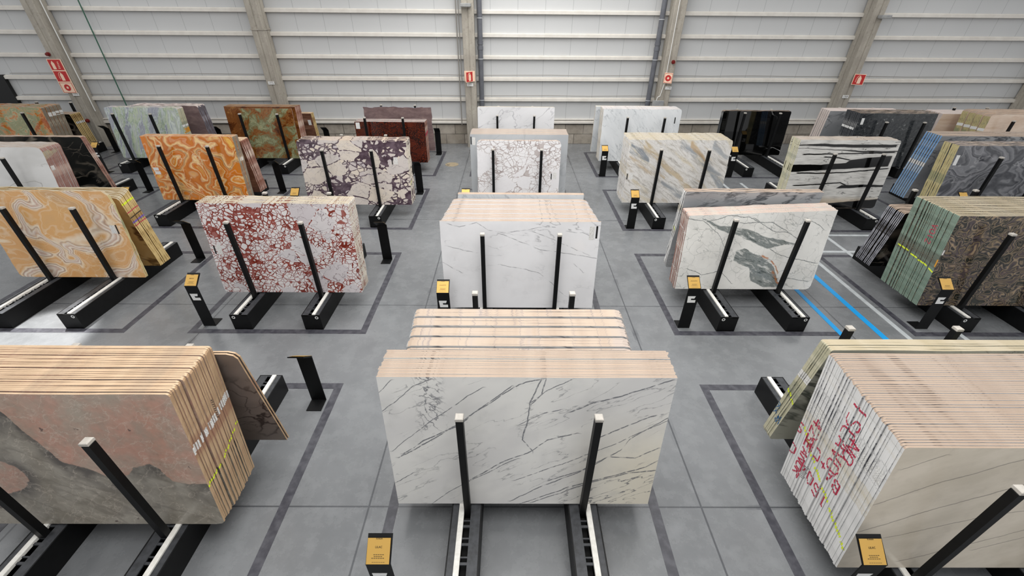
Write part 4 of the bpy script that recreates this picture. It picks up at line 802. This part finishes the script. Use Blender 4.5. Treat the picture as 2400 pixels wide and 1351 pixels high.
setup('F', R3, 12.00, 13.15, 'the black and white banded slabs', lines=['SCALEA', 'PANDA'][:1])
b = bundle('marble_slab', 9.60, 2.86, 12.08, 1.97, 9, .05, 5.5, 'panda', 'creamv', 'greencream', 'white slab with bold black horizontal bands', 'pale slab with black marks stacked behind the black-banded slab', 'black-banded white slabs', cor=[(0, 0), (.10, .08), (.06, .05), (0, 0)], rough=.010, seed=24, jit=.02)
setup('G', R3, 11.75, 13.8, 'the grey swirled slabs at far right', lines=['SCALEA', 'GREY'][:1], zr=1.9)
b = bundle('marble_slab', 14.0, 3.0, 11.85, 1.90, 8, .06, 5.5, 'greyswirl', 'creamv', 'yellowpale', 'grey slab with darker swirling bands at far right', 'yellow-edged slab stacked behind the grey swirled slab', 'grey swirled slabs', rough=.008, seed=25, gaps=(4,), gap=.02)
sticker(b[0], -1.40, 1.50, .10, .28, platew, 'paper_label')
b = bundle('marble_slab', 14.1, 3.0, 12.95, 1.98, 7, .085, -5, 'greymarble', 'cream', 'blue', 'foremost blue-edged slab leaning forward behind the grey swirled slab', 'blue-edged slab leaning forward behind the grey swirled slab', 'blue-edged slabs at far right', seed=26, th=.05, rough=.006)
tags(b, -1, 1.1, .12)
# --- row 4
setup('X', R4, 16.6, 18.65, 'the far left orange and green onyx', front=False)
b = bundle('onyx_slab', -18.85, 2.9, 16.72, 1.78, 5, .16, 5, 'orangegreen', 'cream', 'greybrown', 'orange and green onyx slab in the far left corner', 'grey-brown edged slab behind the corner orange and green onyx', 'orange and green onyx slabs', cor=[(0, 0), (0, 0), (.04, .04), (0, 0)], seed=27, th=.14, rough=.01)
tags(b[1:], 1, 1.5, .14)
b = bundle('onyx_slab', -18.9, 2.9, 18.0, 1.35, 7, .07, -5, 'blackveined', 'cream', 'yellow', 'dark slab leaning forward in the far left corner rack', 'olive-edged slab leaning forward in the far left corner rack', 'olive-edged slabs in the far left corner', cor=[(0, 0), (0, 0), (.04, .04), (0, 0)], seed=28, th=.05); tags(b[1:], 1, 1.0, .08)
setup('A', R4, 16.55, 18.6, 'the green and lilac swirled slabs', lines=['SCALEA', 'GREEN'][:1], zr=1.8)
b = bundle('marble_slab', -13.70, 2.70, 16.66, 1.82, 4, .09, 5.5, 'greenlilac', 'pinkish', 'greencream', 'pale green and lilac swirled slab in the back row', 'cream-edged slab with orange paint behind the green and lilac slab', 'green and lilac slabs', cor=[(.05, .05), (0, 0), (.10, .05), (.08, .04)], seed=29, th=.075, rough=.012)
marks(b, 1, orap, 'orange_paint_band', [(0, 1.0, .4, 1.02)], .16); tags(b, 1, 1.18, .07, platew)
b = bundle('marble_slab', -13.55, 2.70, 17.9, 1.72, 6, .08, -5, 'greybrown' if False else 'purple', 'pinkish', 'purplegrey', 'grey slab leaning forward behind the green and lilac slabs', 'purple-grey edged slab behind the green and lilac slabs', 'purple-grey slabs in the back row', cor=[(0, 0), (0, 0), (.08, .06), (.2, .05)], seed=30, th=.06, rough=.014)
setup('B', R4, 16.68, 18.6, 'the brown and green onyx slabs', front=False, zr=1.8)
b = bundle('onyx_slab', -9.15, 1.98, 16.76, 1.80, 1, .03, 5.5, 'brownonyx', 'tan', 'redbr', 'smaller green and brown onyx slab standing in front of a wider brown one', '', 'green and brown onyx slabs', seed=31, th=.025)
b = bundle('onyx_slab', -9.42, 2.66, 16.90, 1.84, 6, .08, 5.5, 'darkbrownonyx', 'tan', 'redbr', 'wider dark brown onyx slab behind the smaller green and brown one', 'brown-streaked edge of a slab behind the wide brown onyx', 'green and brown onyx slabs', seed=32, th=.065)
b = bundle('onyx_slab', -9.2, 2.6, 18.0, 1.45, 4, .07, -5, 'woodbrown', 'tan', 'yellow', 'short tan slab leaning forward at the back of the brown onyx rack', 'short tan-edged slab at the back of the brown onyx rack', 'short tan slabs in the back row', seed=33, th=.05); sticker(b[0], 1.16, 1.1, .12, .2, platew, 'paper_label')
setup('C', R4, 16.2, 18.55, 'the dark red breccia slabs', lines=None)
b = bundle('marble_slab', -4.45, 2.58, 16.31, 1.46, 6, .09, 5, 'redagglo', 'pinkish', 'redbr', 'dark red and brown speckled slab in the back row', 'red-edged slab stacked behind the dark red speckled slab', 'dark red breccia slabs', cor=[(0, 0), (0, 0), (0, 0), (0, 0)], seed=34, th=.07)
sticker(b[0], -1.18, 1.32, .15, .22, platew, 'paper_label'); marks(b, 1, redp, 'red_stripe', [(0, 1.0, .6, 1.05)], .08)
b = bundle('marble_slab', -4.45, 2.66, 17.95, 1.72, 1, .06, -5, 'purple', 'purplegrey', 'purplegrey', 'rough-edged dusky purple slab behind the dark red slabs', '', 'dusky purple slab', seed=35, th=.04, rough=.03)
setup('D', R4, 16.72, 16.95 + 1.5, 'the white slabs at the back of the centre column', front=False, rearst=False)
b = bundle('marble_slab', .21, 2.89, 16.82, 1.90, 3, .05, 5.2, 'calac4', 'creamw', 'whitec', 'plain white thin-veined slab at the back of the centre column', 'white slab behind the last white slab of the centre column', 'white slabs at the back of the centre column', seed=36, cor=[(.02, .02), (0, 0), (.03, .03), (.03, .03)])
setup('E', R4, 16.55, 18.5, 'the fine white slabs in the back row', lines=None)
b = bundle('marble_slab', 4.92, 2.92, 16.67, 1.89, 6, .10, 5.3, 'carrara', 'pinkish', 'whitec', 'white slab with fine grey grain in the back row', 'white slab stacked behind the fine-grained white slab', 'fine-grained white slabs', seed=37, th=.085, cor=[(0, 0), (0, 0), (.05, .07), (.03, .02)], rough=.01)
sticker(b[0], 1.26, 1.50, .04, .22, barm, 'black_bar')
bundle('marble_slab', 4.80, 2.9, 18.0, 1.80, 2, .06, -5, 'carrara', 'whitec', 'whitec', 'white slab leaning forward at the back of the fine white rack', 'second white slab leaning forward at the back of the fine white rack', 'leaning white slabs in the back row', seed=38)
setup('F', R4, 17.5, 18.2, 'the polished black slabs', lines=None)
b = bundle('granite_slab', 9.72, 2.68, 17.62, 1.68, 4, .05, 5, 'blackgloss', 'cream', 'dark', 'mirror-polished black slab in the back row', 'black slab stacked behind the mirror-polished one', 'polished black slabs', seed=39, cor=[(0, 0), (.02, .05), (.04, .08), (.08, .06)], rough=.008)
setup('G', R4, 16.05, 18.7, 'the dark grey granite slabs', front=False)
b = bundle('granite_slab', 14.12, 2.84, 16.17, 1.90, 9, .085, 5.2, 'darkgranite', 'creamv', 'dark', 'speckled dark grey granite slab in the back row', 'dark-edged slab stacked behind the speckled granite slab', 'dark granite slabs', seed=40, th=.07, rough=.008)
sticker(b[0], -1.25, 1.62, .10, .22, platew, 'paper_label'); tags(b[1:], -1, 1.35, .08, platew)
b = bundle('marble_slab', 14.05, 2.9, 17.95, 1.70, 5, .12, -5, 'greymarble', 'pinkish', 'pinkish', 'pinkish white slab leaning forward behind the dark granite', 'pinkish white edged slab leaning forward behind the dark granite', 'pinkish white slabs behind the granite', seed=41, th=.1)
setup('I', R4, 16.4, 18.9, 'the pale travertine slabs in the far right corner', front=False, rearst=False)
b = bundle('travertine_slab', 19.35, 2.9, 16.57, 1.80, 4, .30, 5, 'travertine', 'cream', 'yellowpale', 'pale pinkish travertine slab in the far right corner', 'yellow-green edged slab behind the travertine in the far right corner', 'travertine slabs in the far right corner', seed=42, th=.26, cor=[(0, 0), (0, 0), (0, 0), (.15, .08)], rough=.01)
tags(b, -1, 1.25, .1, platew)
b = bundle('travertine_slab', 18.9, 2.9, 18.3, 1.55, 4, .22, -5, 'travertine', 'pinkish', 'pinkish', 'white-edged slab leaning forward in the far right corner', 'white slab leaning forward in the far right corner', 'white slabs in the far right corner', seed=43, th=.18)
print('slabs', N_SLABS)
